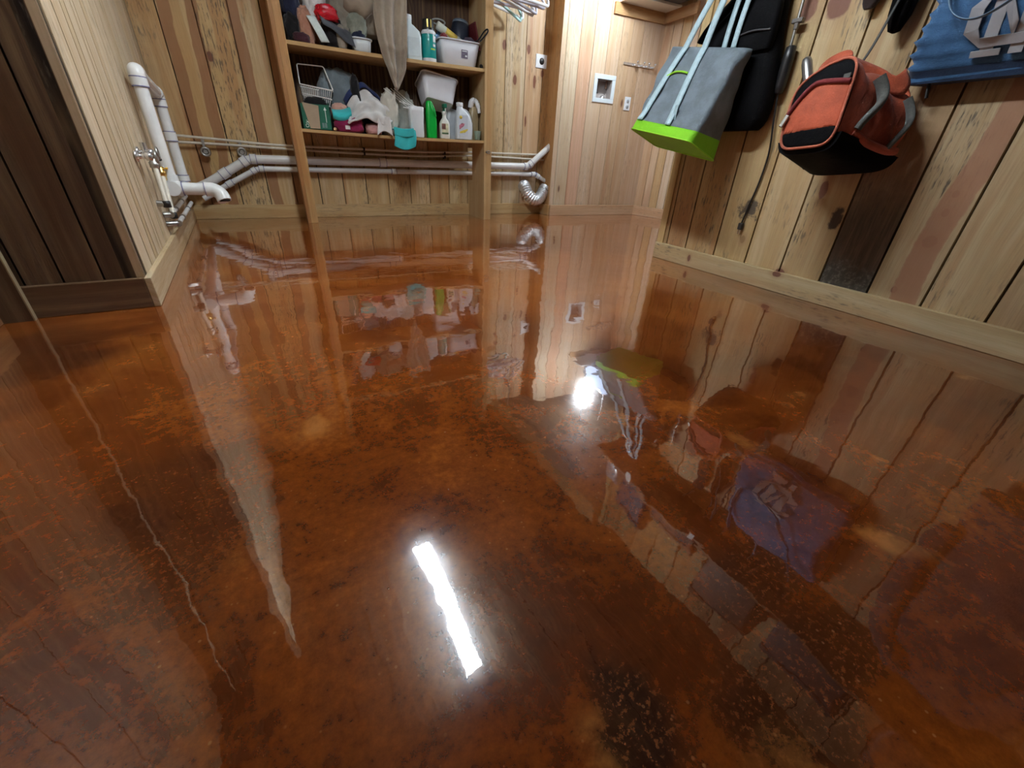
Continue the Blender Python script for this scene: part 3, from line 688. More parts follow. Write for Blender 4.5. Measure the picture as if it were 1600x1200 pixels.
BN = Vector((-(B[1] - A[1]) / Lb * -1, 0, 0))
do = thing('dryer_outlet', 'white square plate with a black round dryer outlet on the back wall', 'outlet', (2.593, 3.8535, 1.228), math.atan2(B[1] - A[1], B[0] - A[0]))
MB().box(-0.058, 0.058, -0.007, 0.0, 0.0, 0.100).build('cover_plate', WHITEP, do, bevel=0.003)
k = MB().lathe([(0.0, -0.013), (0.022, -0.013), (0.026, -0.006)], c=(0.004, 0, 0.050), ax='y', seg=24).build('socket', BLACKP, do)

hr = thing('hook_rail', 'short chrome rail with four coat hooks on the laundry wall', 'hook rail', LP(0.87, 1.32), LZ)
MB().box(-0.185, 0.185, -0.010, 0.0, 0.0, 0.020).build('bar', CHROME, hr, bevel=0.002)
for x in (-0.055, 0.025, 0.085, 0.160):
    MB().tube(smooth_pts([(x, -0.010, 0.010), (x, -0.030, 0.006), (x, -0.045, 0.010), (x, -0.050, 0.026)], 5), 0.0055, 10).lathe([(0.0, 0.017), (0.010, 0.012), (0.012, 0.005), (0.006, -0.002)], c=(x, -0.050, 0.020), seg=12).build('hook', CHROME, hr)

# corner shelf on cleats with a grey crate on it
UNDER = plain('white_melamine', (0.66, 0.64, 0.60), 0.4, var=0.05)
cs = thing('corner_shelf', 'white board shelf on wooden cleats high in the laundry corner', 'shelf', LP(0.78, 1.74), LZ)
MB().box(-0.235, 0.305, -0.205, -0.001, 0.0, 0.018).build('board', UNDER, cs)
c = MB(); c.board((-0.275, -0.020, -0.080), (0, 0, 1), (1, 0, 0), (0, 1, 0), 0.080, 0.565, 0.019, (0.42, 0.25, 0.12)); c.build('cleat', W, cs)
c = MB(); c.board((0.292, -0.42, -0.080), (0, 0, 1), (0, 1, 0), (1, 0, 0), 0.080, 0.40, 0.019, (0.36, 0.20, 0.10)); c.build('cleat', W, cs)
gc = thing('storage_crate', 'dark grey crate overhanging the front of the white corner shelf', 'crate', LP(0.885, 1.7590), LZ)
DG = plain('dark_grey_plastic', (0.075, 0.075, 0.078), 0.45)
m = MB()
m.box(-0.155, 0.165, -0.42, -0.03, 0.0, 0.012).box(-0.155, 0.165, -0.42, -0.41, 0.012, 0.16).box(-0.155, 0.165, -0.04, -0.03, 0.012, 0.16).box(-0.155, -0.145, -0.41, -0.04, 0.012, 0.16).box(0.155, 0.165, -0.41, -0.04, 0.012, 0.16)
m.build('tub', DG, gc, bevel=0.003)
m = MB(); m.box(-0.165, 0.175, -0.43, -0.41, 0.15, 0.17).box(-0.165, 0.175, -0.04, -0.02, 0.15, 0.17).box(-0.165, -0.145, -0.41, -0.04, 0.15, 0.17).box(0.155, 0.175, -0.41, -0.04, 0.15, 0.17); m.build('rim', DG, gc, bevel=0.003)

# clothes hangers on a short rod beside the shelves
rod = thing('closet_rod', 'short round rod carrying plastic clothes hangers', 'rod', (2.13, 3.42, 1.735))
MB().tube([(0, -0.05, 0), (0, 0.2, 0), (0, 0.445, 0)], 0.014, 14).build('bar', STEEL, rod)
MB().tube([(0, -0.02, 0), (0, -0.02, 0.25), (0, -0.02, 0.515)], 0.006, 8).build('drop_wire', STEEL, rod)
MB().lathe([(0.03, 0.0), (0.03, 0.008), (0.017, 0.01), (0.017, 0.03)][::-1], c=(0, 0.449 - 0.008, 0), ax='y', seg=16).build('flange', STEEL, rod)
LIL = plain('lilac_plastic', (0.50, 0.50, 0.58), 0.35); WHP = plain('hanger_white', (0.76, 0.78, 0.80), 0.35); TEALP = plain('hanger_teal', (0.34, 0.60, 0.60), 0.35)
def hanger_meshes(mat):
    p = []
    h = thing('clothes_hanger', 'clothes hanger', 'hanger', (0, 0, 0), group='plastic hangers on the closet rod')
    body = arc_pts([(0.0, 0, -0.055), (0.20, 0, -0.155), (0.215, 0, -0.195), (0.0, 0, -0.195), (-0.215, 0, -0.195), (-0.20, 0, -0.155), (0.0, 0, -0.055)], 0.025, 5)
    MB().tube(body, 0.0068, 8, flat=1.6).build('frame', mat, h)
    hk = [(0.0, 0, -0.055), (0.0, 0, -0.03)] + [(0.018 * math.sin(a) * 1.0 + 0.0, 0, 0.002 - 0.019 * math.cos(a)) for a in [R(q) for q in (0, 40, 80, 120, 160, 200, 235)]]
    MB().tube(smooth_pts(hk, 4), 0.0032, 8).build('hook', STEEL if mat is WHP else mat, h)
    return h
def dup(root, loc, rot, label):
    r = root.copy(); COL.objects.link(r); r.location = loc; r.rotation_euler = rot; r['label'] = label
    for ch in list(root.children):
        c = ch.copy(); COL.objects.link(c); c.parent = r
        for gch in list(ch.children):
            d = gch.copy(); COL.objects.link(d); d.parent = c
    return r
protos = [hanger_meshes(LIL), hanger_meshes(WHP), hanger_meshes(TEALP)]
HG = [(1, 0.00, 2, 2, 'white plastic clothes hanger at the front end of the rod'), (0, 0.055, -2, 4, 'lilac plastic clothes hanger second from the front of the rod'),
      (0, 0.10, 5, 11, 'lilac plastic clothes hanger tilted, third from the front of the rod'), (1, 0.15, -6, 15, 'white plastic clothes hanger tilted steeply in the middle of the rod'),
      (0, 0.20, 9, -3, 'lilac plastic clothes hanger behind the steeply tilted white one'), (2, 0.26, 12, 19, 'teal plastic clothes hanger, the only teal one on the rod'), (1, 0.32, 4, 8, 'white plastic clothes hanger nearest the wall')]
seen = set()
for kind, dy, yaw, tilt, lab in HG:
    loc = (2.13, 3.42 + dy, 1.7325); rt = (0, R(tilt), R(yaw - 3))
    if kind not in seen:
        seen.add(kind); o = protos[kind]; o.location = loc; o.rotation_euler = rt; o['label'] = lab
    else: dup(protos[kind], loc, rt, lab)
# ================================================================== THE SHELVES AND WHAT LIES ON THEM
SO = Vector((0.390, 3.612, 0)); SZ = math.atan2(-0.114, 1.513)
SU = Vector((math.cos(SZ), math.sin(SZ), 0)); SV = Vector((-SU.y, SU.x, 0))
def SP(u, d, z): return SO + SU * u + SV * d + Vector((0, 0, z))
ZL, ZU = 0.618, 1.099
su = thing('shelving_unit', 'built-in pine shelving with two loaded shelves against the back wall', 'shelves', SO, SZ)
WS = wood('shelf_pine', knot_amt=0.80, grey=0.15, heart=0.35)
PC = (0.50, 0.31, 0.13)
m = MB()
for (y0, y1, z0, z1) in ((0.0, 0.235, 0.0, CEIL), (0.235, 0.335, 0.0, 0.315), (0.235, 0.335, 0.535, CEIL)): m.box(0.0, 0.022, y0, y1, z0, z1, (0.40, 0.225, 0.095))
m.build('side_panel', WS, su)
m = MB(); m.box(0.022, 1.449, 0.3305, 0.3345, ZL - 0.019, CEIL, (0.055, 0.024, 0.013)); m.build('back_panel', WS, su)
m = MB(); m.box(0.022, 0.070, 0.0, 0.075, 0.0, CEIL, PC); m.build('post', WS, su, bevel=0.002)
m = MB()
for (y0, y1, z0, z1) in ((0.0, 0.270, 0.0, CEIL), (0.270, 0.371, 0.0, 0.30), (0.270, 0.371, 0.565, CEIL)): m.box(1.449, 1.467, y0, y1, z0, z1, (0.46, 0.34, 0.19))
m.build('side_panel', WS, su)
m = MB(); m.box(1.467, 1.517, 0.0, 0.075, 0.0, CEIL, (0.52, 0.35, 0.17)).box(1.449, 1.467, -0.004, 0.0, 0.0, CEIL, (0.54, 0.37, 0.19)); m.build('post', WS, su, bevel=0.002)
def sag_board(z, t, sag, col, u0=0.024, u1=1.449, d1=0.33):
    m = MB(); N = 12
    uo = (random.uniform(0, 50), random.uniform(0, 50))
    V, F, U = [], [], []
    for i in range(N + 1):
        x = u0 + (u1 - u0) * i / N; s = -sag * math.sin(PI * i / N)
        V += [(x, 0.002, z + s - t), (x, 0.002, z + s), (x, d1, z + s), (x, d1, z + s - t)]
    for i in range(N):
        for k in range(4):
            a, b = i * 4 + k, i * 4 + (k + 1) % 4; f = (a, a + 4, b + 4, b); F.append(f)
            U.append([(V[j][1] + V[j][2] * 0.7 + uo[0], V[j][0] + uo[1]) for j in f])
    for f in ((0, 1, 2, 3), (4 * N + 3, 4 * N + 2, 4 * N + 1, 4 * N)): F.append(f); U.append([(V[j][1] + uo[0], V[j][2] + uo[1]) for j in f])
    return m.add(V, F, U, col)
sag_board(ZL, 0.019, 0.010, (0.52, 0.34, 0.155)).build('shelf', WS, su)
sag_board(ZU, 0.021, 0.006, (0.54, 0.37, 0.175)).build('shelf', WS, su)
sag_board(1.62, 0.021, 0.0, (0.5, 0.33, 0.15)).build('shelf', WS, su)
def sagL(u): return ZL + 0.0035 - 0.010 * math.sin(PI * (u - 0.024) / 1.425)
def sagU(u): return ZU + 0.0030 - 0.006 * math.sin(PI * (u - 0.024) / 1.425)

def rrect(w, d, r, z, cx=0.0, cy=0.0, n=5):
    out = []
    for (sx, sy, a0) in ((1, 1, 0), (-1, 1, 90), (-1, -1, 180), (1, -1, 270)):
        for k in range(n + 1):
            a = R(a0 + 90 * k / n)
            out.append((cx + sx * (w / 2 - r) + r * math.cos(a), cy + sy * (d / 2 - r) + r * math.sin(a), z))
    return out
def loftbox(prof, cap0=True, cap1=True):
    """rows of (w, d, r, z[, cx, cy]) -> a closed loft of rounded rectangles"""
    return MB().loft([rrect(*p) for p in prof], cap0=cap0, cap1=cap1)

def heap_mesh(rx, ry, rz, seed, fr=2.6, amp=0.30, box=0.75, level=4):
    """a crumpled lump of cloth resting on z = 0"""
    bm = bmesh.new(); bmesh.ops.create_icosphere(bm, subdivisions=level, radius=1.0)
    sv = Vector((seed * 7.3, seed * 3.1, seed * 1.7))
    rnd = random.Random(seed)
    dirs = [(Vector((rnd.uniform(-1, 1), rnd.uniform(-1, 1), rnd.uniform(-0.6, 0.6))).normalized(), rnd.uniform(3.5, 8), rnd.uniform(0, 6)) for _ in range(4)]
    V = []
    for v in bm.verts:
        p = v.co.normalized()
        q = Vector([math.copysign(abs(c) ** box, c) for c in p])
        f = 1.0 - abs(mnoise.noise(p * fr + sv)) * 2.0
        f += 0.5 * (1.0 - abs(mnoise.noise(p * fr * 2.3 + sv * 2)) * 2.0)
        wv = sum(abs(math.sin(p.dot(d) * k + ph + 1.5 * mnoise.noise(p * 1.8 + sv))) for d, k, ph in dirs) / 4
        k = 0.86 + amp * (0.35 * f + 0.65 * (wv - 0.6))
        z = q.z * rz * k + rz * 0.72
        V.append((q.x * rx * k, q.y * ry * k, max(0.0, z)))
    F = [tuple(q.index for q in f.verts) for f in bm.faces]
    bm.verts.index_update(); bm.free()
    return MB().add(V, F, smooth=True)
def heap(name, label, cat, base, r, mat, seed, rotz=0.0, group=None, **k):
    o = heap_mesh(*r, seed, **k).build(name, mat, loc=base, rotz=SZ + rotz)
    return tag(o, label, cat, group)

NAVY = fabric('navy_cloth', (0.018, 0.024, 0.055)); BLK = fabric('black_cloth', (0.010, 0.010, 0.012)); CHAR = fabric('charcoal_cloth', (0.075, 0.085, 0.10))
SALM = fabric('salmon_cloth', (0.50, 0.22, 0.14), color2=(0.62, 0.36, 0.26)); RUST = fabric('rust_cloth', (0.36, 0.13, 0.05)); PLUM = fabric('plum_cloth', (0.05, 0.014, 0.022))
KHAK = fabric('khaki_cloth', (0.30, 0.27, 0.22)); SAGE = fabric('grey_green_cloth', (0.27, 0.29, 0.24)); BEIGE = fabric('beige_towelling', (0.33, 0.27, 0.205), weave=1400, var=0.22, sheen=0.5)
WHC = fabric('white_towelling', (0.70, 0.69, 0.68), var=0.10, sheen=0.3); CREAM = fabric('cream_cloth', (0.62, 0.58, 0.50), var=0.15); PINKC = fabric('pink_cloth', (0.62, 0.34, 0.33), var=0.15)
PEACH = fabric('peach_cloth', (0.66, 0.38, 0.31)); TEALC = fabric('teal_towelling', (0.045, 0.50, 0.52), var=0.15, sheen=0.3); MAROON = fabric('magenta_cloth', (0.22, 0.010, 0.065), color2=(0.36, 0.025, 0.11))
STEELB = fabric('blue_grey_nylon', (0.15, 0.19, 0.215), var=0.3, rough=0.55); NAVS = fabric('navy_stripe', (0.02, 0.035, 0.12))
GREYW = fabric('grey_white_cloth', (0.42, 0.42, 0.38))
REDF = plain('red_glossy_film', (0.48, 0.006, 0.018), 0.18, bump=0.5, scale=40); CLEARBAG = plain('white_plastic_bag', (0.62, 0.63, 0.64), 0.22, bump=0.5, scale=30)

# --- upper shelf, left to right
heap('folded_jacket', 'dark navy jacket bundled in the left end of the upper shelf', 'jacket', SP(0.135, 0.17, sagU(.13) + 0.125), (0.060, 0.12, 0.16), NAVY, 3, amp=0.35)
heap('cloth_bundle', 'black cloth under the navy jacket beside the left post', 'cloth', SP(0.125, 0.14, sagU(.13)), (0.052, 0.11, 0.095), BLK, 8)
heap('cloth_bundle', 'small plum and grey cloth at the front left corner of the upper shelf', 'cloth', SP(0.165, 0.035, sagU(.16)), (0.050, 0.030, 0.030), PLUM, 15, amp=0.4)
heap('cloth_bundle', 'salmon cloth slumped beside the navy jacket', 'cloth', SP(0.205, 0.085, sagU(.2)), (0.045, 0.045, 0.115), SALM, 21, amp=0.4, rotz=0.3)
heap('cloth_bundle', 'rust coloured cloth behind the salmon cloth', 'cloth', SP(0.245, 0.20, sagU(.24)), (0.055, 0.08, 0.15), RUST, 24)
heap('plastic_bag', 'crinkled white plastic bag above the paper slip', 'bag', SP(0.285, 0.13, sagU(.3) + 0.115), (0.070, 0.065, 0.130), CLEARBAG, 30, amp=0.45)
heap('red_package', 'glossy red foil package lying on the clothes pile', 'package', SP(0.342, 0.055, sagU(.34) + 0.135), (0.068, 0.050, 0.048), REDF, 33, amp=0.45)
heap('cloth_bundle', 'black clothes stuffed under the red package', 'cloth', SP(0.370, 0.13, sagU(.37)), (0.085, 0.10, 0.105), BLK, 41)
heap('trousers', 'brown-grey trousers bundled under the charcoal leg', 'trousers', SP(0.415, 0.045, sagU(.41)), (0.032, 0.035, 0.075), KHAK, 44)
heap('shirt', 'khaki shirt crumpled behind the charcoal trousers', 'shirt', SP(0.475, 0.17, sagU(.47) + 0.10), (0.115, 0.10, 0.145), KHAK, 47, amp=0.42)
heap('shirt', 'grey-green shirt crumpled left of the hanging beige towel', 'shirt', SP(0.530, 0.09, sagU(.53) + 0.085), (0.062, 0.05, 0.078), SAGE, 52, amp=0.45)
# charcoal trouser leg thrown over the pile
def leg_fn(a, b):
    u = 0.285 + 0.190 * a + 0.02 * b; z = ZU + 0.155 - 0.085 * a - (0.050 + 0.030 * a) * b + 0.012 + 0.006 * math.sin(a * 9 + b * 5)
    d = 0.012 - 0.012 * math.sin(PI * min(1, b)) + 0.03 * (1 - b) - 0.012 * a
    return SP(u, d, z)
o = MB().sheet(leg_fn, 24, 12).build('trousers', CHAR, solid=0.012); tag(o, 'charcoal trouser leg thrown across the front of the clothes pile', 'trousers')
def slip_fn(a, b):
    u = 0.213 + 0.052 * a + 0.068 * b; z = ZU + 0.142 - 0.128 * b + 0.005 * a
    return SP(u, 0.018 - 0.010 * math.sin(b * 3) + 0.01 * (1 - b), z)
o = MB().sheet(slip_fn, 6, 14).build('paper_slip', plain('receipt_paper', (0.66, 0.76, 0.75), 0.6, var=0.05, scale=60), solid=0.002); tag(o, 'long pale paper slip hanging over the dark clothes', 'paper')

def tub(name, label, cat, loc, rotz, w0, w1, d0, d1, h, mat, rot=None):
    """an open plastic tub: hollow body and a rolled rim"""
    t = thing(name, label, cat, loc, rotz, rot=rot)
    rings = [rrect(w0 - 0.012, d0 - 0.012, 0.026, 0.0), rrect(w0, d0, 0.030, 0.007), rrect(w0 + (w1 - w0) * 0.5, d0 + (d1 - d0) * 0.5, 0.033, h * 0.5), rrect(w1, d1, 0.036, h), rrect(w1 - 0.006, d1 - 0.006, 0.033, h), rrect(w0 - 0.006, d0 - 0.006, 0.027, 0.012)]
    MB().loft(rings).build('body', mat, t)
    rp = rrect(w1 + 0.006, d1 + 0.006, 0.038, h - 0.002, n=6)
    MB().tube(rp, 0.0052, 8, closed=True).build('rim', mat, t)
    return t
TUBW = plain('cool_white_plastic', (0.70, 0.76, 0.80), 0.32, var=0.03); BINW = plain('white_bin_plastic', (0.72, 0.74, 0.80), 0.35, var=0.03)
tub('storage_tub', 'small white tub at the shelf edge left of the beige towel', 'tub', SP(0.545, 0.075, sagU(.54)), SZ, 0.112, 0.128, 0.11, 0.125, 0.072, TUBW)
heap('cloth_bundle', 'dark navy cloth heaped inside the small white tub', 'cloth', SP(0.53, 0.075, sagU(.53) + 0.045), (0.050, 0.045, 0.045), NAVY, 60)

# beige towel: heaped on the shelf and hanging over its edge
LE = [(0.0, 0.655), (0.30, 0.632), (0.45, 0.636), (0.62, 0.655), (0.80, 0.690), (0.92, 0.720), (1.0, 0.738)]
RE_ = [(0.0, 0.872), (0.20, 0.856), (0.40, 0.842), (0.62, 0.832), (0.80, 0.812), (0.90, 0.785), (1.0, 0.750)]
def towel_fn(a, b):
    z = 1.475 - b * 0.575
    u0, u1 = interp(LE, b), interp(RE_, b)
    fold = 0.018 * math.sin(a * 9.5 + 1.2 + 1.5 * b) * (0.5 + 0.5 * b) + 0.010 * math.sin(a * 21 + 3 * b)
    sw = 0.010 * math.exp(-((b - 0.60) / 0.03) ** 2) + 0.016 * math.exp(-((b - 0.83 + 0.10 * (a - 0.5) ** 2) / 0.05) ** 2)
    d = -0.038 + fold - sw + 0.09 * max(0, 0.45 - b)
    return SP(u0 + (u1 - u0) * a, min(d, -0.012) if b > 0.5 else d, z + 0.01 * math.sin(a * 7))
to = MB().sheet(towel_fn, 48, 64).build('towel', BEIGE, solid=0.012, sub=1); tag(to, 'long beige towel hanging over the front of the upper shelf', 'towel')
heap('towel', 'second beige towel rolled up behind the hanging one', 'towel', SP(0.655, 0.20, sagU(.65) + 0.12), (0.110, 0.09, 0.15), BEIGE, 66, amp=0.3)
def beige_roll(a, b):
    an = b * PI * 1.15 - 0.4
    return SP(0.455 + 0.22 * a, 0.075 - 0.055 * math.sin(an) + 0.006 * math.sin(a * 8), ZU + 0.285 + 0.055 * math.cos(an) - 0.035 * math.sin(a * PI) + 0.01 * math.sin(a * 14 + b * 3))
o = MB().sheet(beige_roll, 30, 20).build('towel', BEIGE, solid=0.012, sub=1); tag(o, 'beige towel edge sagging in a loose swag above the khaki shirt', 'towel')

JUGW = plain('translucent_jug_white', (0.68, 0.77, 0.79), 0.3, var=0.04)
j = thing('plastic_jug', 'tall white unlabelled jug between the beige towel and the teal can', 'jug', SP(0.905, 0.075, sagU(.9)), SZ)
loftbox([(0.118, 0.10, 0.02, 0), (0.124, 0.105, 0.024, 0.01), (0.124, 0.105, 0.024, 0.135), (0.110, 0.095, 0.028, 0.165), (0.072, 0.066, 0.03, 0.195, -0.014), (0.052, 0.05, 0.024, 0.205, -0.02), (0.050, 0.048, 0.023, 0.235, -0.02)]).build('body', JUGW, j)
MB().lathe([(0.027, 0.228), (0.027, 0.252), (0.022, 0.254)], c=(-0.02, 0, 0), seg=20).build('cap', WHITEP, j)
loftbox([(0.090, 0.002, 0.0009, 0.02, 0.0, -0.0528), (0.090, 0.002, 0.0009, 0.125, 0.0, -0.0528)]).build('label_panel', plain('pale_label', (0.60, 0.70, 0.73), 0.4), j)

TEALG = plain('teal_can_paint', (0.008, 0.30, 0.28), 0.3, var=0.06)
c = thing('spray_can', 'teal spray can with a black and gold cap on the upper shelf', 'can', SP(1.028, 0.065, sagU(1.03)), SZ)
MB().lathe([(0.050, 0.0), (0.052, 0.006), (0.052, 0.020)], seg=28).build('base_ring', WHITEP, c)
MB().lathe([(0.0515, 0.020), (0.052, 0.022), (0.052, 0.165), (0.050, 0.172)], seg=28).build('can_body', TEALG, c)
MB().lathe([(0.0522, 0.158), (0.0528, 0.160), (0.0528, 0.170), (0.048, 0.178), (0.040, 0.186)], seg=28).build('white_band', WHITEP, c)
cp = MB().lathe([(0.044, 0.180), (0.044, 0.190), (0.041, 0.195), (0.041, 0.240), (0.037, 0.245), (0.0, 0.246)], seg=28).build('cap', plain('black_cap', (0.02, 0.022, 0.02), 0.35), c)
GOLD = plain('gold_strip', (0.75, 0.60, 0.18), 0.3, 0.6)
for an in (-112, -78):
    a = R(an); x, y = 0.0415 * math.cos(a), 0.0415 * math.sin(a)
    MB().board((x - 0.005 * -math.sin(a), y - 0.005 * math.cos(a), 0.196), (-math.sin(a), math.cos(a), 0), (0, 0, 1), (math.cos(a), math.sin(a), 0), 0.010, 0.044, 0.001).build('gold_strip', GOLD, cp)
def wrap_patch(r, a0, a1, z0, z1, n=8):
    return MB().sheet(lambda a, b: (r * math.cos(R(a0 + (a1 - a0) * a)), r * math.sin(R(a0 + (a1 - a0) * a)), z0 + (z1 - z0) * b), n, 2)
wrap_patch(0.0526, -70, -35, 0.115, 0.150).build('label_patch', WHITEP, c); wrap_patch(0.0526, -72, -45, 0.088, 0.102).build('label_patch', WHITEP, c)
wrap_patch(0.0526, -92, -50, 0.068, 0.077).build('label_patch', plain('lime_print', (0.45, 0.62, 0.06), 0.4), c)

b = tub('storage_bin', 'white rectangular bin with a small printed sticker, right end of the upper shelf', 'bin', SP(1.262, 0.145, sagU(1.26)), SZ, 0.262, 0.318, 0.22, 0.255, 0.150, BINW)
bx = MB(); bx.add([(0.004, -0.1215, 0.098), (0.056, -0.1215, 0.096), (0.056, -0.1175, 0.046), (0.004, -0.1175, 0.048)], [(3, 2, 1, 0)]); st = bx.build('sticker', plain('grey_purple_print', (0.16, 0.14, 0.20), 0.5, var=0.3, scale=80), b, solid=0.001)
MB().box(0.010, 0.050, -0.1232, -0.1222, 0.086, 0.092).box(0.034, 0.050, -0.1212, -0.1204, 0.056, 0.066).build('sticker_print', WHITEP, st)
z0 = ZU
def capped(name, label, cat, pts, r, mat, **k):
    o = MB().tube(pts, r, 20, **k).build(name, mat); return tag(o, label, cat)
BLUEB = plain('blue_bottle_plastic', (0.05, 0.16, 0.42), 0.3, var=0.15)
t = thing('plastic_bottle', 'flat blue bottle leaning behind the teal spray can', 'bottle', SP(1.005, 0.155, sagU(1.0) + 0.020), rot=(0, R(40), SZ))
loftbox([(0.052, 0.035, 0.012, 0.0), (0.056, 0.038, 0.014, 0.01), (0.056, 0.038, 0.014, 0.24), (0.050, 0.034, 0.014, 0.262), (0.030, 0.026, 0.012, 0.272)]).build('body', BLUEB, t)
loftbox([(0.0572, 0.0392, 0.0145, 0.155), (0.0572, 0.0392, 0.0145, 0.235)], False, False).build('label_band', plain('pale_blue_label', (0.22, 0.36, 0.60), 0.35), t)
t = thing('paper_towel_tube', 'white roll with a yellow end lying across the white bin', 'roll', SP(1.105, 0.10, ZU + 0.232), rot=(0, R(115), SZ))
MB().lathe([(0.0, 0.0), (0.024, 0.0), (0.027, 0.006), (0.027, 0.275), (0.022, 0.285), (0.0, 0.285)], seg=22).build('roll', plain('off_white_roll', (0.62, 0.66, 0.58), 0.4, var=0.08), t)
MB().sheet(lambda a, q: (0.0276 * math.cos(R(200 + 110 * a)), 0.0276 * math.sin(R(200 + 110 * a)), 0.07 + 0.09 * q), 10, 3).build('yellow_print', plain('yellow_label', (0.72, 0.52, 0.10), 0.4, var=0.2), t)
t = thing('dark_cup', 'dark navy cup with a grey lid standing upside down in the white bin', 'cup', SP(1.300, 0.17, ZU + 0.150), rot=(R(-8), R(10), SZ))
MB().lathe([(0.075, 0.0), (0.078, 0.01), (0.064, 0.125), (0.060, 0.130)], seg=28).build('body', plain('navy_rubber', (0.012, 0.018, 0.034), 0.45), t)
MB().lathe([(0.062, 0.126), (0.063, 0.132), (0.060, 0.145), (0.0, 0.147)], seg=28).build('lid', plain('slate_lid', (0.13, 0.17, 0.22), 0.4), t)
o = MB().box(-0.006, 0.006, -0.10, 0.10, 0.0, 0.17).build('folder', plain('maroon_card', (0.11, 0.012, 0.016), 0.5), loc=SP(1.428, 0.15, ZU + 0.115), rot=(0, R(-14), SZ)); tag(o, 'maroon card leaning in the right of the white bin', 'folder')
o = MB().tube(smooth_pts([SP(1.36, 0.05, ZU + 0.15), SP(1.40, 0.02, ZU + 0.168), SP(1.432, -0.012, ZU + 0.215), SP(1.455, -0.022, ZU + 0.232), SP(1.462, -0.022, ZU + 0.222), SP(1.446, -0.016, ZU + 0.198), SP(1.41, 0.01, ZU + 0.160)], 6), 0.0055, 8).build('black_strap', BLK); tag(o, 'black looped strap sticking out of the white bin by the right post', 'strap')
heap('cloth_bundle', 'dark mauve cloth in the right of the white bin', 'cloth', SP(1.355, 0.115, ZU + 0.125), (0.050, 0.050, 0.040), fabric('mauve_cloth', (0.07, 0.05, 0.08)), 71)
heap('red_pouch', 'small dark red pouch at the left rim of the white bin', 'pouch', SP(1.150, 0.085, ZU + 0.125), (0.030, 0.03, 0.038), fabric('dark_red_cloth', (0.20, 0.03, 0.035)), 73)
o = MB().tube([SP(1.10 + 0.10 * (0.5 + 0.5 * math.cos(q)), 0.19, ZU + 0.27 + 0.016 * math.sin(q)) for q in [2 * PI * k / 24 for k in range(24)]], 0.006, 8, closed=True).build('plastic_ring', plain('smoky_clear', (0.40, 0.42, 0.40), 0.25)); tag(o, 'clear oval plastic rim standing behind the white roll', 'ring')
o = MB().lathe([(0.010, 0), (0.014, 0.006), (0.014, 0.010), (0.010, 0.016)], ax='y', seg=16).build('jar_lid', BLACKP, loc=SP(1.430, 0.02, ZU + 0.0145), rotz=SZ); tag(o, 'tiny black cap on the shelf right of the white bin', 'cap')

# --- lower shelf, left to right
GREENC = plain('green_carton_print', (0.006, 0.125, 0.070), 0.45, var=0.1); TAN = plain('bare_cardboard', (0.40, 0.31, 0.215), 0.75, var=0.06)
ct = thing('carton', 'torn green printed carton with bare cardboard flap, left end of the lower shelf', 'box', SP(0.182, 0.10, sagL(.18)), SZ)
m = MB(); m.box(-0.095, 0.090, -0.060, -0.057, 0.0, 0.150).box(-0.095, -0.092, -0.060, 0.09, 0.0, 0.150).box(0.087, 0.090, -0.060, 0.09, 0.0, 0.165).box(-0.095, 0.090, 0.087, 0.09, 0.0, 0.150).box(-0.095, 0.090, -0.060, 0.09, 0.0, 0.003)
m.build('body', GREENC, ct)
m = MB(); m.add([(-0.082, -0.066, 0.155), (0.020, -0.070, 0.142), (0.012, -0.066, 0.004), (-0.052, -0.064, 0.004)], [(0, 3, 2, 1)]); m.build('flap', TAN, ct, solid=0.003)
pr = MB(); pr.box(0.058, 0.062, -0.0618, -0.0606, 0.045, 0.118).add([(0.050, -0.0615, 0.118), (0.070, -0.0615, 0.118), (0.060, -0.0615, 0.138)], [(0, 1, 2)])
pr.build('arrow_print', plain('white_ink', (0.72, 0.76, 0.74), 0.5), ct)
pr = MB()
for (x, z) in ((0.028, 0.012), (0.046, 0.012)): pr.box(x, x + 0.014, -0.0618, -0.0606, z, z + 0.03)
pr.build('symbol_print', plain('grey_ink', (0.15, 0.22, 0.21), 0.5), ct)
def text(body, size, parent, name, mat, loc, rot, ext=0.0006):
    cu = bpy.data.curves.new(name, 'FONT'); cu.body = body; cu.size = size; cu.extrude = ext; cu.align_x = 'CENTER'; cu.align_y = 'CENTER'
    tmp = bpy.data.objects.new(name, cu); COL.objects.link(tmp)
    dg = bpy.context.evaluated_depsgraph_get(); me = bpy.data.meshes.new_from_object(tmp.evaluated_get(dg))
    bpy.data.objects.remove(tmp)
    o = bpy.data.objects.new(name, me); COL.objects.link(o); me.materials.append(mat)
    o.parent = parent; o.location = loc; o.rotation_euler = rot; return o
text('OX', 0.030, ct, 'lettering', MATS['white_ink'], (-0.066, -0.0612, 0.030), (R(90), R(-75), 0))
WIREW = plain('white_coated_wire', (0.80, 0.80, 0.78), 0.35)
wbk = thing('wire_caddy', 'white wire caddy with a tall loop handle perched on the green carton', 'basket', SP(0.205, 0.13, ZL + 0.155), rot=(0, R(6), SZ))
fr = MB(); fr.tube(arc_pts([(-0.105, -0.055, 0.095), (-0.112, 0.02, 0.215), (0.055, 0.02, 0.235), (0.105, -0.055, 0.098), (-0.105, -0.055, 0.095)], 0.012, 4), 0.0038, 8); fr.build('handle_loop', WIREW, wbk)
for z, s in ((0.0, 0.80), (0.045, 0.90), (0.095, 1.0)):
    MB().tube(rrect(0.21 * s, 0.11 * s, 0.015, z, n=3), 0.0033, 8, closed=True).build('hoop', WIREW, wbk)
m = MB()
for k in range(15):
    x = -0.095 + 0.19 * k / 14
    for y in (-0.052, 0.052): m.tube([(x * 0.82, y * 0.82, 0.0), (x * 0.91, y * 0.91, 0.047), (x, y, 0.095)], 0.0018, 6)
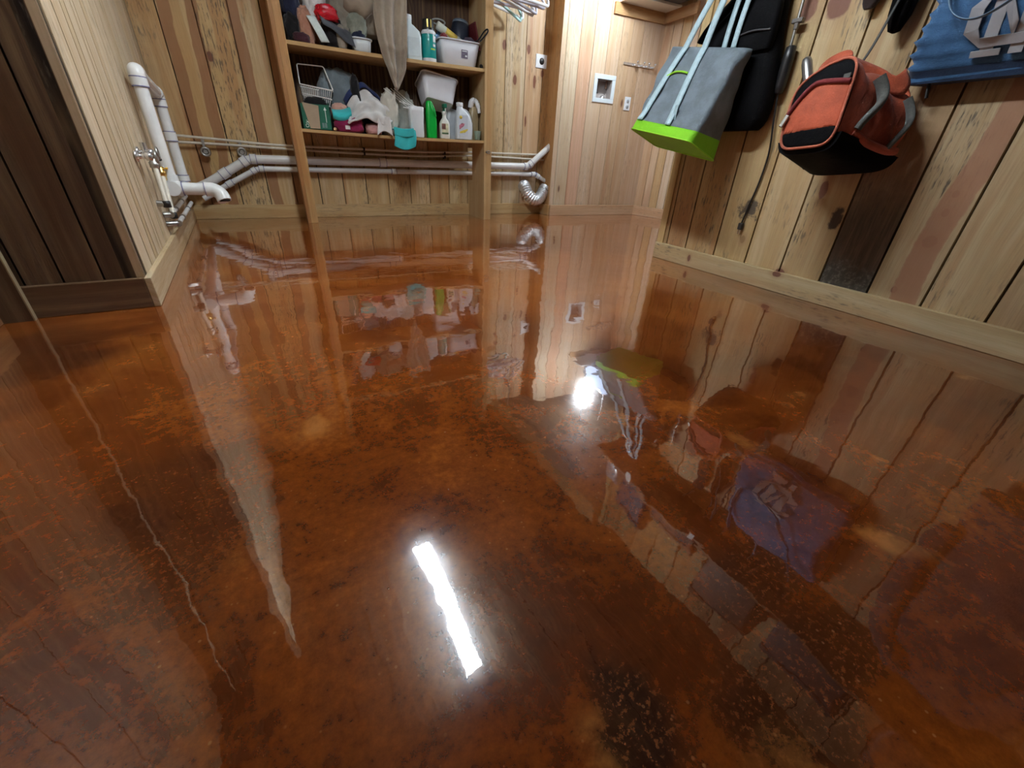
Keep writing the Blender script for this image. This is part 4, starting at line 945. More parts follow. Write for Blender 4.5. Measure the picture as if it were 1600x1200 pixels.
for k in range(6):
    y = -0.048 + 0.096 * k / 5
    m.tube([(-0.084, y * 0.8, 0.0), (0.0, y * 0.8, 0.0), (0.084, y * 0.8, 0.0)], 0.0018, 6)
m.build('wire_grid', WIREW, wbk)
heap('cloth_bundle', 'black cloth hanging out of the green carton in front of the wire caddy', 'cloth', SP(0.190, 0.075, ZL + 0.120), (0.075, 0.025, 0.045), BLK, 80)
heap('duffel_bag', 'blue-grey nylon bag slumped behind the wire caddy', 'bag', SP(0.375, 0.215, sagL(.37)), (0.155, 0.095, 0.235), STEELB, 84, amp=0.30)
heap('boot', 'black boot shaft standing in front of the blue-grey bag', 'boot', SP(0.475, 0.115, sagL(.47)), (0.040, 0.045, 0.215), BLK, 87, amp=0.25)
heap('cloth_bundle', 'black heap of cloth behind the striped white towel', 'cloth', SP(0.565, 0.18, sagL(.56)), (0.095, 0.08, 0.165), BLK, 90)
heap('cloth_bundle', 'peach cloth tucked behind the teal rag', 'cloth', SP(0.345, 0.075, sagL(.34) + 0.065), (0.060, 0.04, 0.065), PEACH, 93)
o = MB().sheet(lambda a, q: SP(0.285 + 0.130 * a, 0.045 - 0.045 * math.sin(PI * q * 0.8), ZL + 0.128 - 0.052 * q - 0.030 * math.sin(PI * a * 0.9) * (0.4 + 0.6 * q) + 0.028 * a), 16, 10).build('rag', TEALC, solid=0.012, sub=1); tag(o, 'small teal rag folded above the magenta cloth', 'rag')
heap('cloth_bundle', 'magenta folded cloth with a white care tag at the shelf edge', 'cloth', SP(0.395, 0.045, sagL(.39)), (0.110, 0.048, 0.060), MAROON, 96, amp=0.22, fr=1.6)
o = MB().box(-0.016, 0.016, -0.001, 0.001, 0, 0.024).build('care_tag', plain('white_tag', (0.8, 0.8, 0.78), 0.6), loc=SP(0.375, -0.0065, ZL + 0.012), rotz=SZ)
tag(o, 'white square care tag on the magenta cloth', 'tag')
heap('cloth_bundle', 'pink cloth at the shelf edge under the white towel', 'cloth', SP(0.565, 0.045, sagL(.56)), (0.060, 0.04, 0.040), PINKC, 99)
heap('ball', 'little wooden ball beside the green carton', 'ball', SP(0.289, 0.012, sagL(.29)), (0.013, 0.012, 0.013), plain('bare_wood', (0.55, 0.34, 0.18), 0.6), 101, amp=0.05, box=1.0, level=3)
# white towel with navy stripe thrown over the pile
def wt_fn(a, q):
    u = 0.40 + 0.30 * a + 0.02 * math.sin(q * 5)
    top = 0.250 * math.sin(PI * (0.20 + 0.62 * a)) + 0.010
    fold = 0.014 * math.sin(q * 13 + a * 5) + 0.008 * math.sin(a * 17 - q * 6)
    z = ZL + max(0.028, top * (1 - 0.62 * q) - 0.02 * q) + fold * 0.6
    return SP(u, 0.095 - 0.115 * q - fold, z)
wt = thing('towel', 'white towel with a navy stripe thrown over the pile on the lower shelf', 'towel', SP(0.55, 0.04, ZL), SZ)
inv = lambda f: (lambda a, q: (Matrix.Rotation(-SZ, 4, 'Z') @ (Vector(f(a, q)) - Vector(wt.location))))
MB().sheet(inv(wt_fn), 44, 40).build('terry_cloth', WHC, wt, solid=0.012, sub=1)
def stripe_fn(a, q):
    p = Vector(wt_fn(a, 0.0)); return p + SV * 0.012 + Vector((0, 0, 0.012 + 0.030 * q)) - SU * 0.012 * q + SV * 0.02 * q
MB().sheet(inv(stripe_fn), 40, 6).build('navy_stripe', NAVS, wt, solid=0.010)
def wt_tail(a, q):
    return SP(0.595 + 0.085 * a - 0.02 * q + 0.03 * q * a, -0.022 + 0.018 * math.sin(a * PI) - 0.008 * q, ZL + 0.110 - 0.125 * q + 0.03 * math.sin(a * PI) * q)
MB().sheet(inv(wt_tail), 14, 16).build('tail', WHC, wt, solid=0.010, sub=1)
heap('cloth_bundle', 'cream cloth beside the white towel below the wire rack', 'cloth', SP(0.705, 0.10, sagL(.7)), (0.065, 0.06, 0.165), CREAM, 105, amp=0.42)
heap('cloth_bundle', 'grey-white cloth crumpled behind the white bleach bottle', 'cloth', SP(0.815, 0.17, sagL(.81)), (0.095, 0.07, 0.175), GREYW, 108, amp=0.4)
def teal_fn(a, q):
    L = 0.19
    s = q * L
    u = 0.690 + 0.165 * a + 0.012 * math.sin(q * 3)
    fl = 0.028
    if s < 0.06: d, z = 0.04 - s, ZL + 0.035 - 0.002 * s
    else: d, z = -0.022 - 0.012 * math.sin((s - 0.06) * 20), ZL + 0.033 - (s - 0.06) * (0.72 + 0.30 * math.sin(PI * (0.1 + a * 0.8)))
    return SP(u, d - 0.004 * math.sin(a * 8), z)
tt = MB().sheet(teal_fn, 24, 30).build('hand_towel', TEALC, solid=0.010, sub=1); tag(tt, 'bright teal hand towel folded over the edge of the lower shelf', 'towel')
o = MB().sheet(lambda a, q: SP(0.700 + 0.15 * a, -0.034 - 0.006 * math.sin(PI * a), ZL + 0.050 - 0.055 * q - 0.010 * math.sin(a * PI)), 18, 8).build('hand_towel', TEALC, solid=0.012, sub=1); tag(o, 'upper fold of teal towel lying over the hanging teal hand towel', 'towel')
# wire rack leaning over the cloths
wr = thing('wire_rack', 'leaning white wire rack with long prongs above the cream cloth', 'rack', SP(0.80, 0.05, ZL + 0.17), SZ)
for k in range(4):
    MB().tube([(-0.125 + 0.028 * k, 0.035 + 0.012 * k, 0.120 + 0.004 * k), (-0.03 + 0.028 * k, 0.02 + 0.01 * k, 0.060), (0.065 + 0.02 * k, 0.0 + 0.008 * k, 0.0 + 0.004 * k)], 0.0026, 8).build('prong', WIREW, wr)
MB().tube([(-0.03, -0.01, 0.045), (0.04, 0.0, 0.035), (0.12, 0.02, 0.025)], 0.003, 8).tube([(0.0, -0.012, 0.012), (0.06, 0.0, 0.008), (0.135, 0.02, 0.004)], 0.003, 8).build('cross_wire', WIREW, wr)

BLE = plain('white_bottle_plastic', (0.74, 0.77, 0.80), 0.32, var=0.03)
bb = thing('bleach_bottle', 'white ribbed bottle standing between the teal towel and the green bottle', 'bottle', SP(0.898, 0.062, sagL(.9)), SZ)
loftbox([(0.100, 0.08, 0.02, 0), (0.106, 0.085, 0.022, 0.008), (0.106, 0.085, 0.022, 0.10), (0.112, 0.088, 0.022, 0.14), (0.114, 0.09, 0.022, 0.172)]).build('body', BLE, bb)
loftbox([(0.116, 0.092, 0.022, 0.172), (0.116, 0.092, 0.022, 0.196), (0.108, 0.086, 0.022, 0.200)]).build('lid', WHITEP, bb)
GRB = plain('vivid_green_plastic', (0.0, 0.42, 0.045), 0.32, var=0.08)
gb = thing('cleaner_bottle', 'vivid green plastic bottle standing on the lower shelf', 'bottle', SP(1.018, 0.058, sagL(1.02)), SZ)
loftbox([(0.074, 0.06, 0.016, 0), (0.078, 0.064, 0.018, 0.008), (0.080, 0.066, 0.02, 0.125), (0.070, 0.062, 0.022, 0.165, -0.006), (0.052, 0.05, 0.02, 0.205, -0.012), (0.042, 0.042, 0.018, 0.236, -0.014), (0.026, 0.03, 0.012, 0.245, -0.014)]).build('body', GRB, gb)
MB().tube(smooth_pts([(0.030, -0.030, 0.145), (0.018, -0.036, 0.185), (0.002, -0.032, 0.222), (-0.008, -0.026, 0.240)], 5), 0.006, 10).build('grip_ridge', plain('light_green_edge', (0.02, 0.52, 0.10), 0.3), gb)
sb = thing('spray_bottle', 'white spray bottle with a dark green trigger in front of the upturned tub', 'bottle', SP(1.122, 0.045, sagL(1.12)), SZ)
loftbox([(0.074, 0.05, 0.016, 0), (0.078, 0.054, 0.018, 0.008), (0.078, 0.054, 0.018, 0.100), (0.060, 0.046, 0.02, 0.122), (0.032, 0.032, 0.0155, 0.140), (0.028, 0.028, 0.0135, 0.165)]).build('body', plain('cream_white_plastic', (0.74, 0.75, 0.70), 0.35, var=0.03), sb)
MB().lathe([(0.0165, 0.160), (0.0175, 0.163), (0.0175, 0.180), (0.014, 0.184)], seg=18).build('collar', plain('white_collar', (0.76, 0.78, 0.78), 0.35), sb)
DGR = plain('dark_green_trigger', (0.012, 0.17, 0.10), 0.35)
hd = MB().box(-0.012, 0.012, -0.040, 0.022, 0.205, 0.232).box(-0.008, 0.008, -0.012, 0.012, 0.182, 0.208).build('spray_head', DGR, sb, bevel=0.004)
MB().tube(smooth_pts([(0, -0.026, 0.206), (0, -0.032, 0.190), (0, -0.028, 0.172)], 5), 0.0045, 8).build('trigger', plain('pale_trigger', (0.55, 0.66, 0.60), 0.35), hd)
lb = MB().box(-0.032, 0.022, -0.0282, -0.0272, 0.030, 0.102).build('label', plain('green_cream_label', (0.62, 0.62, 0.42), 0.5, var=0.2, scale=40), sb)
MB().box(-0.032, 0.000, -0.0290, -0.0284, 0.062, 0.100).build('label_print', plain('brown_red_print', (0.20, 0.09, 0.07), 0.5, var=0.5, scale=60), lb)
MB().box(-0.032, 0.022, -0.0290, -0.0284, 0.030, 0.040).build('label_print', plain('dark_green_print', (0.05, 0.12, 0.05), 0.5), lb)
# upturned tub resting on the bottles' tops
ut = tub('storage_tub', 'white tub tipped on its side above the bottles, seen from below', 'tub', SP(1.095, 0.130, ZL + 0.222), 0, 0.225, 0.290, 0.16, 0.215, 0.170, BINW, rot=(R(-24), R(8), SZ))
# detergent jug with a printed label, and a second one behind it
def big_jug(name, label, loc, mat, w=0.135, labelled=True):
    j = thing(name, label, 'jug', loc, SZ)
    loftbox([(w, 0.085, 0.022, 0), (w + 0.004, 0.09, 0.026, 0.01), (w + 0.004, 0.09, 0.026, 0.115), (w - 0.018, 0.084, 0.028, 0.160, -0.006), (w - 0.055, 0.07, 0.03, 0.195, -0.020), (0.048, 0.05, 0.022, 0.215, -0.032), (0.044, 0.046, 0.021, 0.228, -0.032)]).build('body', mat, j)
    MB().lathe([(0.026, 0.224), (0.0275, 0.227), (0.0275, 0.248), (0.024, 0.251), (0, 0.251)], c=(-0.032, 0, 0), seg=20).build('cap', WHITEP, j)
    MB().tube(smooth_pts([(-0.008, 0, 0.205), (0.030, 0, 0.192), (0.056, 0, 0.150), (0.063, 0, 0.095)], 6), 0.0115, 10).build('handle', mat, j)
    if labelled:
        l = MB().box(-0.058, 0.020, -0.0462, -0.0452, 0.025, 0.165).build('label', plain('pale_lavender_label', (0.62, 0.68, 0.76), 0.4, var=0.06), j)
        MB().lathe([(0.0, -0.0475), (0.012, -0.0472), (0.012, -0.0460)], c=(-0.040, 0, 0.150), ax='y', seg=16).build('label_print', plain('sun_yellow', (0.75, 0.55, 0.06), 0.4), l)
        MB().add([(-0.052, -0.0470, 0.066), (-0.014, -0.0470, 0.092), (-0.008, -0.0470, 0.108), (-0.032, -0.0470, 0.112), (-0.054, -0.0470, 0.094)], [(0, 1, 2, 3, 4)]).build('label_print', plain('rose_print', (0.45, 0.16, 0.22), 0.4, var=0.5, scale=60), l)
        MB().add([(-0.050, -0.0470, 0.040), (-0.006, -0.0470, 0.046), (0.020, -0.0470, 0.066), (0.016, -0.0470, 0.074), (-0.018, -0.0470, 0.064), (-0.050, -0.0470, 0.052)], [(0, 1, 2, 3, 4, 5)]).build('label_print', plain('lemon_print', (0.72, 0.58, 0.10), 0.4, var=0.2, scale=60), l)
    return j
big_jug('detergent_jug', 'white detergent jug with a flowery label near the right post', SP(1.292, 0.065, sagL(1.29)), plain('detergent_white', (0.70, 0.76, 0.82), 0.3, var=0.04))
big_jug('detergent_jug', 'grey-white jug half hidden behind the flowery detergent jug', SP(1.245, 0.185, sagL(1.25)), plain('hazy_jug', (0.52, 0.56, 0.60), 0.3), labelled=False)
hj = thing('pump_bottle', 'tan bottle with a bent white spout beside the right post', 'bottle', SP(1.392, 0.105, sagL(1.4)), SZ)
loftbox([(0.076, 0.075, 0.02, 0), (0.08, 0.08, 0.024, 0.01), (0.080, 0.08, 0.026, 0.15), (0.070, 0.07, 0.028, 0.20), (0.05, 0.05, 0.022, 0.232)]).build('body', plain('tan_liquid', (0.36, 0.29, 0.17), 0.35, var=0.1), hj)
MB().tube(smooth_pts([(-0.022, 0, 0.225), (-0.016, -0.005, 0.262), (0.006, -0.010, 0.275), (0.024, -0.018, 0.262), (0.036, -0.03, 0.225), (0.040, -0.036, 0.190)], 6), [0.022] * 12 + [0.018] * 12 + [0.013] * 7, 14).build('spout', WHITEP, hj)
MB().tube([(0.0245, -0.017, 0.262), (0.027, -0.019, 0.257), (0.0295, -0.021, 0.252)], 0.0185, 14).build('seal', BLACKP, hj)
gl = thing('plastic_cup', 'pale green see-through cup at the foot of the right post', 'cup', SP(1.402, 0.032, sagL(1.4)), SZ)
g = G('green_clear_plastic'); g.set(color=g.mix(g.noise(g.obj(), 20), (0.55, 0.74, 0.62), (0.62, 0.80, 0.70)), rough=0.15, trans=0.55, ior=1.3)
MB().lathe([(0.020, 0.0), (0.022, 0.002), (0.029, 0.058), (0.030, 0.062), (0.0285, 0.062), (0.021, 0.005), (0.0, 0.004)], seg=24).build('cup_wall', g.m, gl)
# ================================================================== WHAT HANGS ON THE RIGHT WALL
# local axes of everything here: x along the wall towards the camera, -y out into the room, z up
def rthing(name, label, cat, s, z, o=0.0, group=None): return thing(name, label, cat, RP(s, o, z), RZ, group)

pr = rthing('peg_rail', 'pine board with dark coat pegs high on the right wall', 'hook rail', 0.0, 1.34)
m = MB(); m.board((0.03, -0.019, -0.045), (0, 0, 1), (1, 0, 0), (0, 1, 0), 0.09, 2.9, 0.0185, (0.30, 0.19, 0.09)); m.build('rail_board', W, pr, bevel=0.002)
PEGS = (0.28, 0.42, 0.56, 0.76, 0.90, 1.04, 1.22, 1.95, 2.58)
for x in PEGS:
    MB().tube(smooth_pts([(x, -0.018, 0.0), (x, -0.055, -0.004), (x, -0.085, 0.004), (x, -0.095, 0.022)], 4), 0.007, 8).build('peg', STEEL, pr)

# black backpack
bp = rthing('backpack', 'black backpack hanging behind the grey tote', 'backpack', 0.30, 0.66)
BN_ = fabric('black_nylon', (0.0040, 0.0040, 0.0048), rough=0.7, sheen=0.0, soft=12, spec=0.06)
def bagring(x0, x1, y0, y1, z, r, skew=0.0, n=6):
    cx, cy = (x0 + x1) / 2, (y0 + y1) / 2
    return [(p[0], p[1], z + skew * (p[0] - cx)) for p in rrect(x1 - x0, y1 - y0, r, z, cx, cy, n)]
prof = [(-0.12, 0.19, -0.085, -0.012, 0.000, 0.035), (-0.17, 0.225, -0.100, -0.006, 0.030, 0.045), (-0.195, 0.225, -0.105, -0.004, 0.120, 0.045), (-0.20, 0.205, -0.100, -0.004, 0.240, 0.045),
        (-0.215, 0.175, -0.090, -0.004, 0.340, 0.04), (-0.190, 0.165, -0.085, -0.005, 0.430, 0.04), (-0.10, 0.155, -0.075, -0.006, 0.500, 0.03), (-0.02, 0.14, -0.055, -0.008, 0.530, 0.02)]
MB().loft([bagring(a, b, c, d, z, r) for a, b, c, d, z, r in prof]).build('body', BN_, bp, sub=1)
MB().loft([bagring(0.0, 0.175, -0.110, -0.080, 0.285, 0.014), bagring(-0.01, 0.185, -0.120, -0.078, 0.31, 0.016), bagring(-0.01, 0.175, -0.112, -0.07, 0.44, 0.018), bagring(0.01, 0.155, -0.095, -0.065, 0.475, 0.013)]).build('top_flap', BN_, bp, sub=1)
MB().tube(smooth_pts([(0.01, -0.117, 0.345), (0.09, -0.121, 0.352), (0.17, -0.116, 0.345)], 6), 0.004, 8).build('zipper', plain('dark_zip', (0.045, 0.045, 0.05), 0.4), bp)
MB().lathe([(0.0, -0.006), (0.009, -0.005), (0.010, 0.004)], c=(0.14, -0.098, 0.465), ax='y', seg=14).build('rivet', CHROME, bp)
for pts in ([(-0.06, -0.080, 0.50), (-0.055, -0.10, 0.58), (-0.03, -0.09, 0.66), (-0.02, -0.085, 0.684)], [(0.09, -0.06, 0.52), (0.06, -0.08, 0.60), (0.0, -0.085, 0.67), (-0.02, -0.085, 0.684)], [(0.15, -0.06, 0.51), (0.14, -0.09, 0.60), (0.125, -0.085, 0.684)]):
    MB().tube(smooth_pts(pts, 6), 0.013, 8, flat=0.35).build('strap', BN_, bp)
m = MB().tube(smooth_pts([(-0.20, -0.10, 0.36), (-0.15, -0.115, 0.40), (-0.07, -0.11, 0.46), (0.0, -0.09, 0.52)], 6), 0.02, 10, flat=0.5).build('side_pad', BN_, bp)

# grey and lime tote
TG = fabric('slate_tote_cloth', (0.155, 0.195, 0.225), var=0.22, rough=0.6, sheen=0.1, soft=14); LIME = fabric('lime_tote_cloth', (0.22, 0.62, 0.012), var=0.08, rough=0.6, sheen=0.1)
STRAP = plain('pale_blue_webbing', (0.44, 0.60, 0.66), 0.65, var=0.08, scale=60)
tt = rthing('tote_bag', 'slate grey tote bag with lime green base and pale blue straps', 'bag', 0.20, 0.56, 0.026)
SK = -0.155
def tote_ring(f, lift=0.0, n=7):
    """cross-section at height fraction f: wide, thin mouth at the top, boxy base thrown out from the wall"""
    w = 0.400 + 0.045 * f; d = 0.150 * (1 - f) ** 0.8 + 0.050
    yc = -(0.235 - 0.115 * f ** 1.1); z = 0.035 + 0.385 * f
    out = []
    for p in rrect(w, d, 0.022, z, 0.0, yc, n):
        wr = 0.006 * math.sin(p[0] * 38 + f * 11) * math.sin(f * 8 + 1.0) + 0.007 * mnoise.noise(Vector((p[0] * 9, f * 5, p[1] * 9)))
        k = 1 if f > 0.16 else 0.15
        tilt = -(p[1] - yc) * 0.36 * max(0.0, 1 - f / 0.30)
        out.append((p[0] + wr * 0.5 * k, p[1] + wr * 1.4 * k, p[2] + SK * p[0] + lift + tilt))
    return out
FS = [0.16 + 0.84 * k / 20 for k in range(21)]
inner = [[(x * 0.97, y * 0.94 - 0.008, z) for x, y, z in tote_ring(f)] for f in (1.0, 0.55, 0.2)]
MB().loft([tote_ring(f) for f in FS] + inner, cap0=False, cap1=True).build('body', TG, tt)
MB().loft([tote_ring(f) for f in (0.0, 0.02, 0.09, 0.155, 0.163)], cap0=True, cap1=False).build('base', LIME, tt)
MB().tube([(x, y - 0.001, z) for x, y, z in tote_ring(0.0)], 0.003, 6, closed=True).build('piping', plain('lime_piping', (0.32, 0.72, 0.03), 0.5), tt)
def front_pt(x, f, off=0.004):
    w = 0.400 + 0.045 * f; d = 0.150 * (1 - f) ** 0.8 + 0.050; yc = -(0.235 - 0.115 * f ** 1.1); z = 0.035 + 0.385 * f
    return Vector((x, yc - d / 2 - off - 0.004, z + SK * x + d / 2 * 0.36 * max(0.0, 1 - f / 0.30)))
def band(pts_l, pts_r): return MB().sheet(lambda a, b: Vector(pts_l[min(len(pts_l) - 1, round(b * (len(pts_l) - 1)))]).lerp(Vector(pts_r[min(len(pts_r) - 1, round(b * (len(pts_r) - 1)))]), a), 2, len(pts_l) - 1)
for x0, x1, top in ((-0.165, -0.110, (0.10, -0.088, 0.800)), (0.030, 0.004, (0.115, -0.09, 0.800))):
    C = [front_pt(x0 + (x1 - x0) * q, 0.17 + 0.83 * q) for q in [k / 12 for k in range(13)]]
    e = C[-1]; C2 = [e.lerp(Vector(top), q / 10) + Vector((0, -0.02 * math.sin(PI * q / 10), 0)) for q in range(1, 11)]
    C = smooth_pts(C + C2, 2)
    L_ = [c + Vector((-0.0165, 0, 0.0165 * -SK)) for c in C]; R_ = [c + Vector((0.0165, 0, -0.0165 * -SK)) for c in C]
    band(L_, R_).build('strap', STRAP, tt, solid=0.004)
for x0, top in ((0.065, (0.12, -0.088, 0.80)), (0.115, (0.130, -0.088, 0.80))):
    C = smooth_pts([(x0, -0.10, 0.40), (x0 + 0.01, -0.10, 0.50), (x0 + 0.03, -0.095, 0.65), top], 6)
    band([Vector(c) + Vector((-0.013, 0, 0)) for c in C], [Vector(c) + Vector((0.013, 0, 0)) for c in C]).build('strap', STRAP, tt, solid=0.004)
MB().tube(smooth_pts([front_pt(-0.128, 0.690), front_pt(-0.09, 0.735), front_pt(-0.05, 0.745), front_pt(-0.008, 0.735)], 6), 0.0042, 8).build('pocket_piping', MATS['lime_piping'], tt)
c0 = front_pt(0.040, 0.335, 0.007); MB().box(-0.010, 0.010, -0.001, 0.001, -0.030, 0.030).build('side_tag', STRAP, tt, loc=c0, rot=(0, R(4), 0))

# hanging tool with its cord and plug
tl = rthing('work_light', 'thin black electric tool hanging by its metal rod with a dangling cord', 'tool', 0.545, 0.79)
MB().tube([(-0.030, -0.030, 0.37), (-0.028, -0.030, 0.26), (-0.026, -0.030, 0.15)], 0.0062, 10).build('rod', STEEL, tl)
MB().box(-0.048, -0.004, -0.040, -0.020, 0.236, 0.252).box(-0.034, -0.018, -0.038, -0.022, 0.215, 0.24).build('cross_piece', plain('worn_steel', (0.20, 0.19, 0.18), 0.4, 0.8), tl, bevel=0.003)
MB().lathe([(0.010, 0.165), (0.019, 0.160), (0.022, 0.12), (0.022, 0.03), (0.018, 0.004), (0.008, 0.0)], c=(-0.020, -0.030, 0.0), seg=18).build('grip', BLACKP, tl)
MB().tube(smooth_pts([(-0.020, -0.03, 0.005), (-0.005, -0.024, -0.10), (0.010, -0.012, -0.22), (0.004, -0.009, -0.34), (-0.012, -0.009, -0.44), (-0.020, -0.012, -0.52)], 8), 0.0040, 8).build('cord', BLACKP, tl)
pg = MB().box(-0.031, -0.009, -0.022, -0.004, -0.552, -0.520).build('plug', plain('grey_black_plug', (0.035, 0.033, 0.03), 0.5), tl, bevel=0.004)
MB().box(-0.027, -0.024, -0.016, -0.012, -0.572, -0.552).box(-0.016, -0.013, -0.016, -0.012, -0.572, -0.552).build('prong', CHROME, pg)

# orange bag: outward end panel on the left, long side with grey handles on the right
ORC = fabric('orange_nylon', (0.54, 0.105, 0.045), var=0.28, rough=0.6, sheen=0.15, soft=10); GRH = fabric('grey_webbing', (0.12, 0.125, 0.115), var=0.3)
ob = rthing('duffel_bag', 'orange and black duffel bag with grey handles hung end-on', 'bag', 0.925, 0.520, 0.082)
ob.rotation_euler = (R(-13), R(-9), RZ)
OBI = (Matrix.Rotation(R(-9), 4, 'Y') @ Matrix.Rotation(R(-13), 4, 'X')).inverted()
def hung(p): return OBI @ (Vector(p) + Vector((0, 0.082, 0)))   # the straps hang plumb though the bag tilts
def ob_ring(q, grow=0.0):
    """outline (x, z) of the bag at depth q: 0 at the outer end panel, 1 at the wall"""
    x0, x1 = -0.100 - 0.03 * q, 0.085 + 0.070 * q
    H = 0.262 - 0.045 * q
    out = []
    N = 40
    for k in range(N):
        a = 2 * PI * k / N
        ex = 0.42
        c, s = math.cos(a), math.sin(a)
        X = math.copysign(abs(c) ** ex, c); Z = math.copysign(abs(s) ** ex, s)
        x = (x0 + x1) / 2 + X * ((x1 - x0) / 2 + grow); z = H / 2 + Z * (H / 2 + grow)
        tilt = -0.16 * (x - x0)
        if z > H * 0.5: z -= max(0, (x0 + 0.11 - x)) * 0.50 * (z / H)
        out.append((x, z + tilt * 0.35))
    return out
def ob_pt(q, x, z):
    w = 0.008 * math.sin(q * 17 + z * 30) * (0.4 + q) + 0.012 * mnoise.noise(Vector((x * 12, q * 6, z * 12)))
    return (x + w * (1 if q > 0.05 else 0.2), -0.268 + 0.258 * q, z + w * 0.5 * (1 if q > 0.05 else 0.1))
rings = [[ob_pt(q, x, z) for x, z in ob_ring(q)] for q in [k / 14 for k in range(15)]]
MB().loft(rings, cap0=False).build('body', ORC, ob)
# end panel: bulged orange face, black arc above, black band below
def panel_pt(x, z, bulge=0.0):
    return (x, -0.270 - 0.028 * (1 - min(1, abs(x + 0.008) / 0.12) ** 2) * (1 - min(1, abs(z - 0.12) / 0.16) ** 2) - bulge, z)
out0 = ob_ring(0.0)
cx, cz = sum(p[0] for p in out0) / 40, sum(p[1] for p in out0) / 40
def panel(n0, zlo, zhi, mat, bulge, scale=1.0):
    V, F = [], []
    NR = 10
    for r in range(NR + 1):
        for (x, z) in out0:
            X, Z = cx + (x - cx) * scale * r / NR, cz + (z - cz) * scale * r / NR
            Z = min(max(Z, zlo(X)), zhi(X)); V.append(panel_pt(X, Z, bulge))
    for r in range(NR):
        for k in range(40):
            k2 = (k + 1) % 40; F.append((r * 40 + k, r * 40 + k2, (r + 1) * 40 + k2, (r + 1) * 40 + k))
    return MB().add(V, F, smooth=True).build(n0, mat, ob, solid=0.003)
BKC = fabric('black_bag_cloth', (0.005, 0.005, 0.006), rough=0.7, sheen=0.0, spec=0.06)
lo = lambda x: 0.050 - 0.02 * (x + 0.1); hi = lambda x: 0.196 - 2.6 * max(0, -0.02 - x) ** 1.35 - 0.18 * max(0, x)
panel('end_panel', lo, hi, ORC, 0.0, 0.99)
panel('arc_panel', hi, lambda x: 9, BKC, 0.0)
panel('lower_band', lambda x: -9, lo, BKC, 0.0)
MB().loft([[(X, -0.270 + 0.258 * q, min(Z, 0.034 - 0.02 * q) - 0.003) for X, Z in ob_ring(q, 0.014)] for q in [k / 14 for k in range(15)]]).build('bottom', BKC, ob)
zp = MB().tube([Vector(panel_pt(x, hi(x) - 0.006, 0.006)) for x in [-0.098 + 0.178 * k / 16 for k in range(17)]], 0.0075, 8).build('zip_flap', fabric('dark_red_zip', (0.24, 0.035, 0.04)), ob)
MB().box(-0.007, 0.007, -0.004, 0.004, -0.026, 0.012).build('zip_pull', STEEL, zp, loc=panel_pt(-0.094, hi(-0.094) - 0.02, 0.012), rot=(0, R(24), 0), bevel=0.002)
MB().tube([panel_pt(x, z, 0.002) for x, z in out0], 0.0045, 8, closed=True).build('piping', fabric('pale_orange_piping', (0.60, 0.17, 0.10)), ob)
MB().box(-0.010, 0.010, -0.003, 0.003, -0.006, 0.008).build('zip_end', GRH, ob, loc=panel_pt(0.068, hi(0.068) + 0.005, 0.008))
# flaps at the mouth
for (xa, qa, xb, qb, h, nm) in ((-0.075, 0.20, 0.020, 0.16, 0.095, 0), (0.015, 0.18, 0.130, 0.72, 0.070, 1), (0.03, 0.86, 0.120, 0.92, 0.045, 2)):
    def fl(a, b, xa=xa, qa=qa, xb=xb, qb=qb, h=h):
        q = qa + (qb - qa) * a; x = xa + (xb - xa) * a
        return (x + 0.015 * math.sin(a * 7 + b * 3), -0.268 + 0.258 * q - 0.02 * math.sin(b * 2 + a * 4), 0.205 - 0.02 * q - 0.30 * max(0, -0.02 - x) + b * h * (0.65 + 0.6 * abs(math.sin(a * 3.1 + nm))))
    MB().sheet(fl, 14, 8).build('mouth_flap', ORC, ob, solid=0.004)
for q0, z0, z1, wd in ((0.27, 0.205, 0.050, 0.026), (0.80, 0.180, 0.012, 0.019)):
    pts = []
    for k in range(15):
        t_ = k / 14; z = z0 + (z1 - z0) * t_; xs = 0.085 + 0.070 * q0
        pts.append((xs + 0.010 + 0.024 * math.sin(PI * t_), -0.268 + 0.258 * q0 + 0.02 * math.sin(t_ * 5), z))
    MB().tube(pts, wd, 10, flat=0.45).build('handle', GRH, ob)
MB().tube(smooth_pts([(0.10, -0.21, 0.045), (0.128, -0.16, 0.022), (0.155, -0.09, 0.014), (0.168, -0.05, 0.020)], 6), 0.012, 10).build('side_strap', fabric('salmon_strap', (0.60, 0.16, 0.10)), ob)
for pts in ([(-0.085, -0.19, 0.235), (-0.060, -0.11, 0.33), (-0.030, -0.09, 0.48), (0.015, -0.085, 0.70), (0.020, -0.085, 0.825)], [(0.145, -0.04, 0.215), (0.120, -0.05, 0.33), (0.07, -0.075, 0.55), (0.022, -0.085, 0.825)]):
    MB().tube(smooth_pts([hung(p) for p in pts], 8), 0.0085, 8, flat=0.4).build('shoulder_strap', plain('dark_webbing', (0.05, 0.052, 0.052), 0.6), ob)
sp_ = thing('flashlight', 'silver rounded metal handle poking out behind the orange duffel', 'tool', RP(0.765, 0.205, 0.770), 0)
d = (RP(0.700, 0.170, 0.868) - RP(0.765, 0.205, 0.770)); q_ = d.to_track_quat('Z', 'Y'); sp_.rotation_euler = q_.to_euler()
MB().lathe([(0.012, 0.0), (0.016, 0.02), (0.017, 0.085), (0.0175, 0.110), (0.014, 0.126), (0.007, 0.132), (0.0, 0.133)], seg=20).build('metal_body', plain('brushed_silver', (0.50, 0.50, 0.50), 0.3, 0.9), sp_)

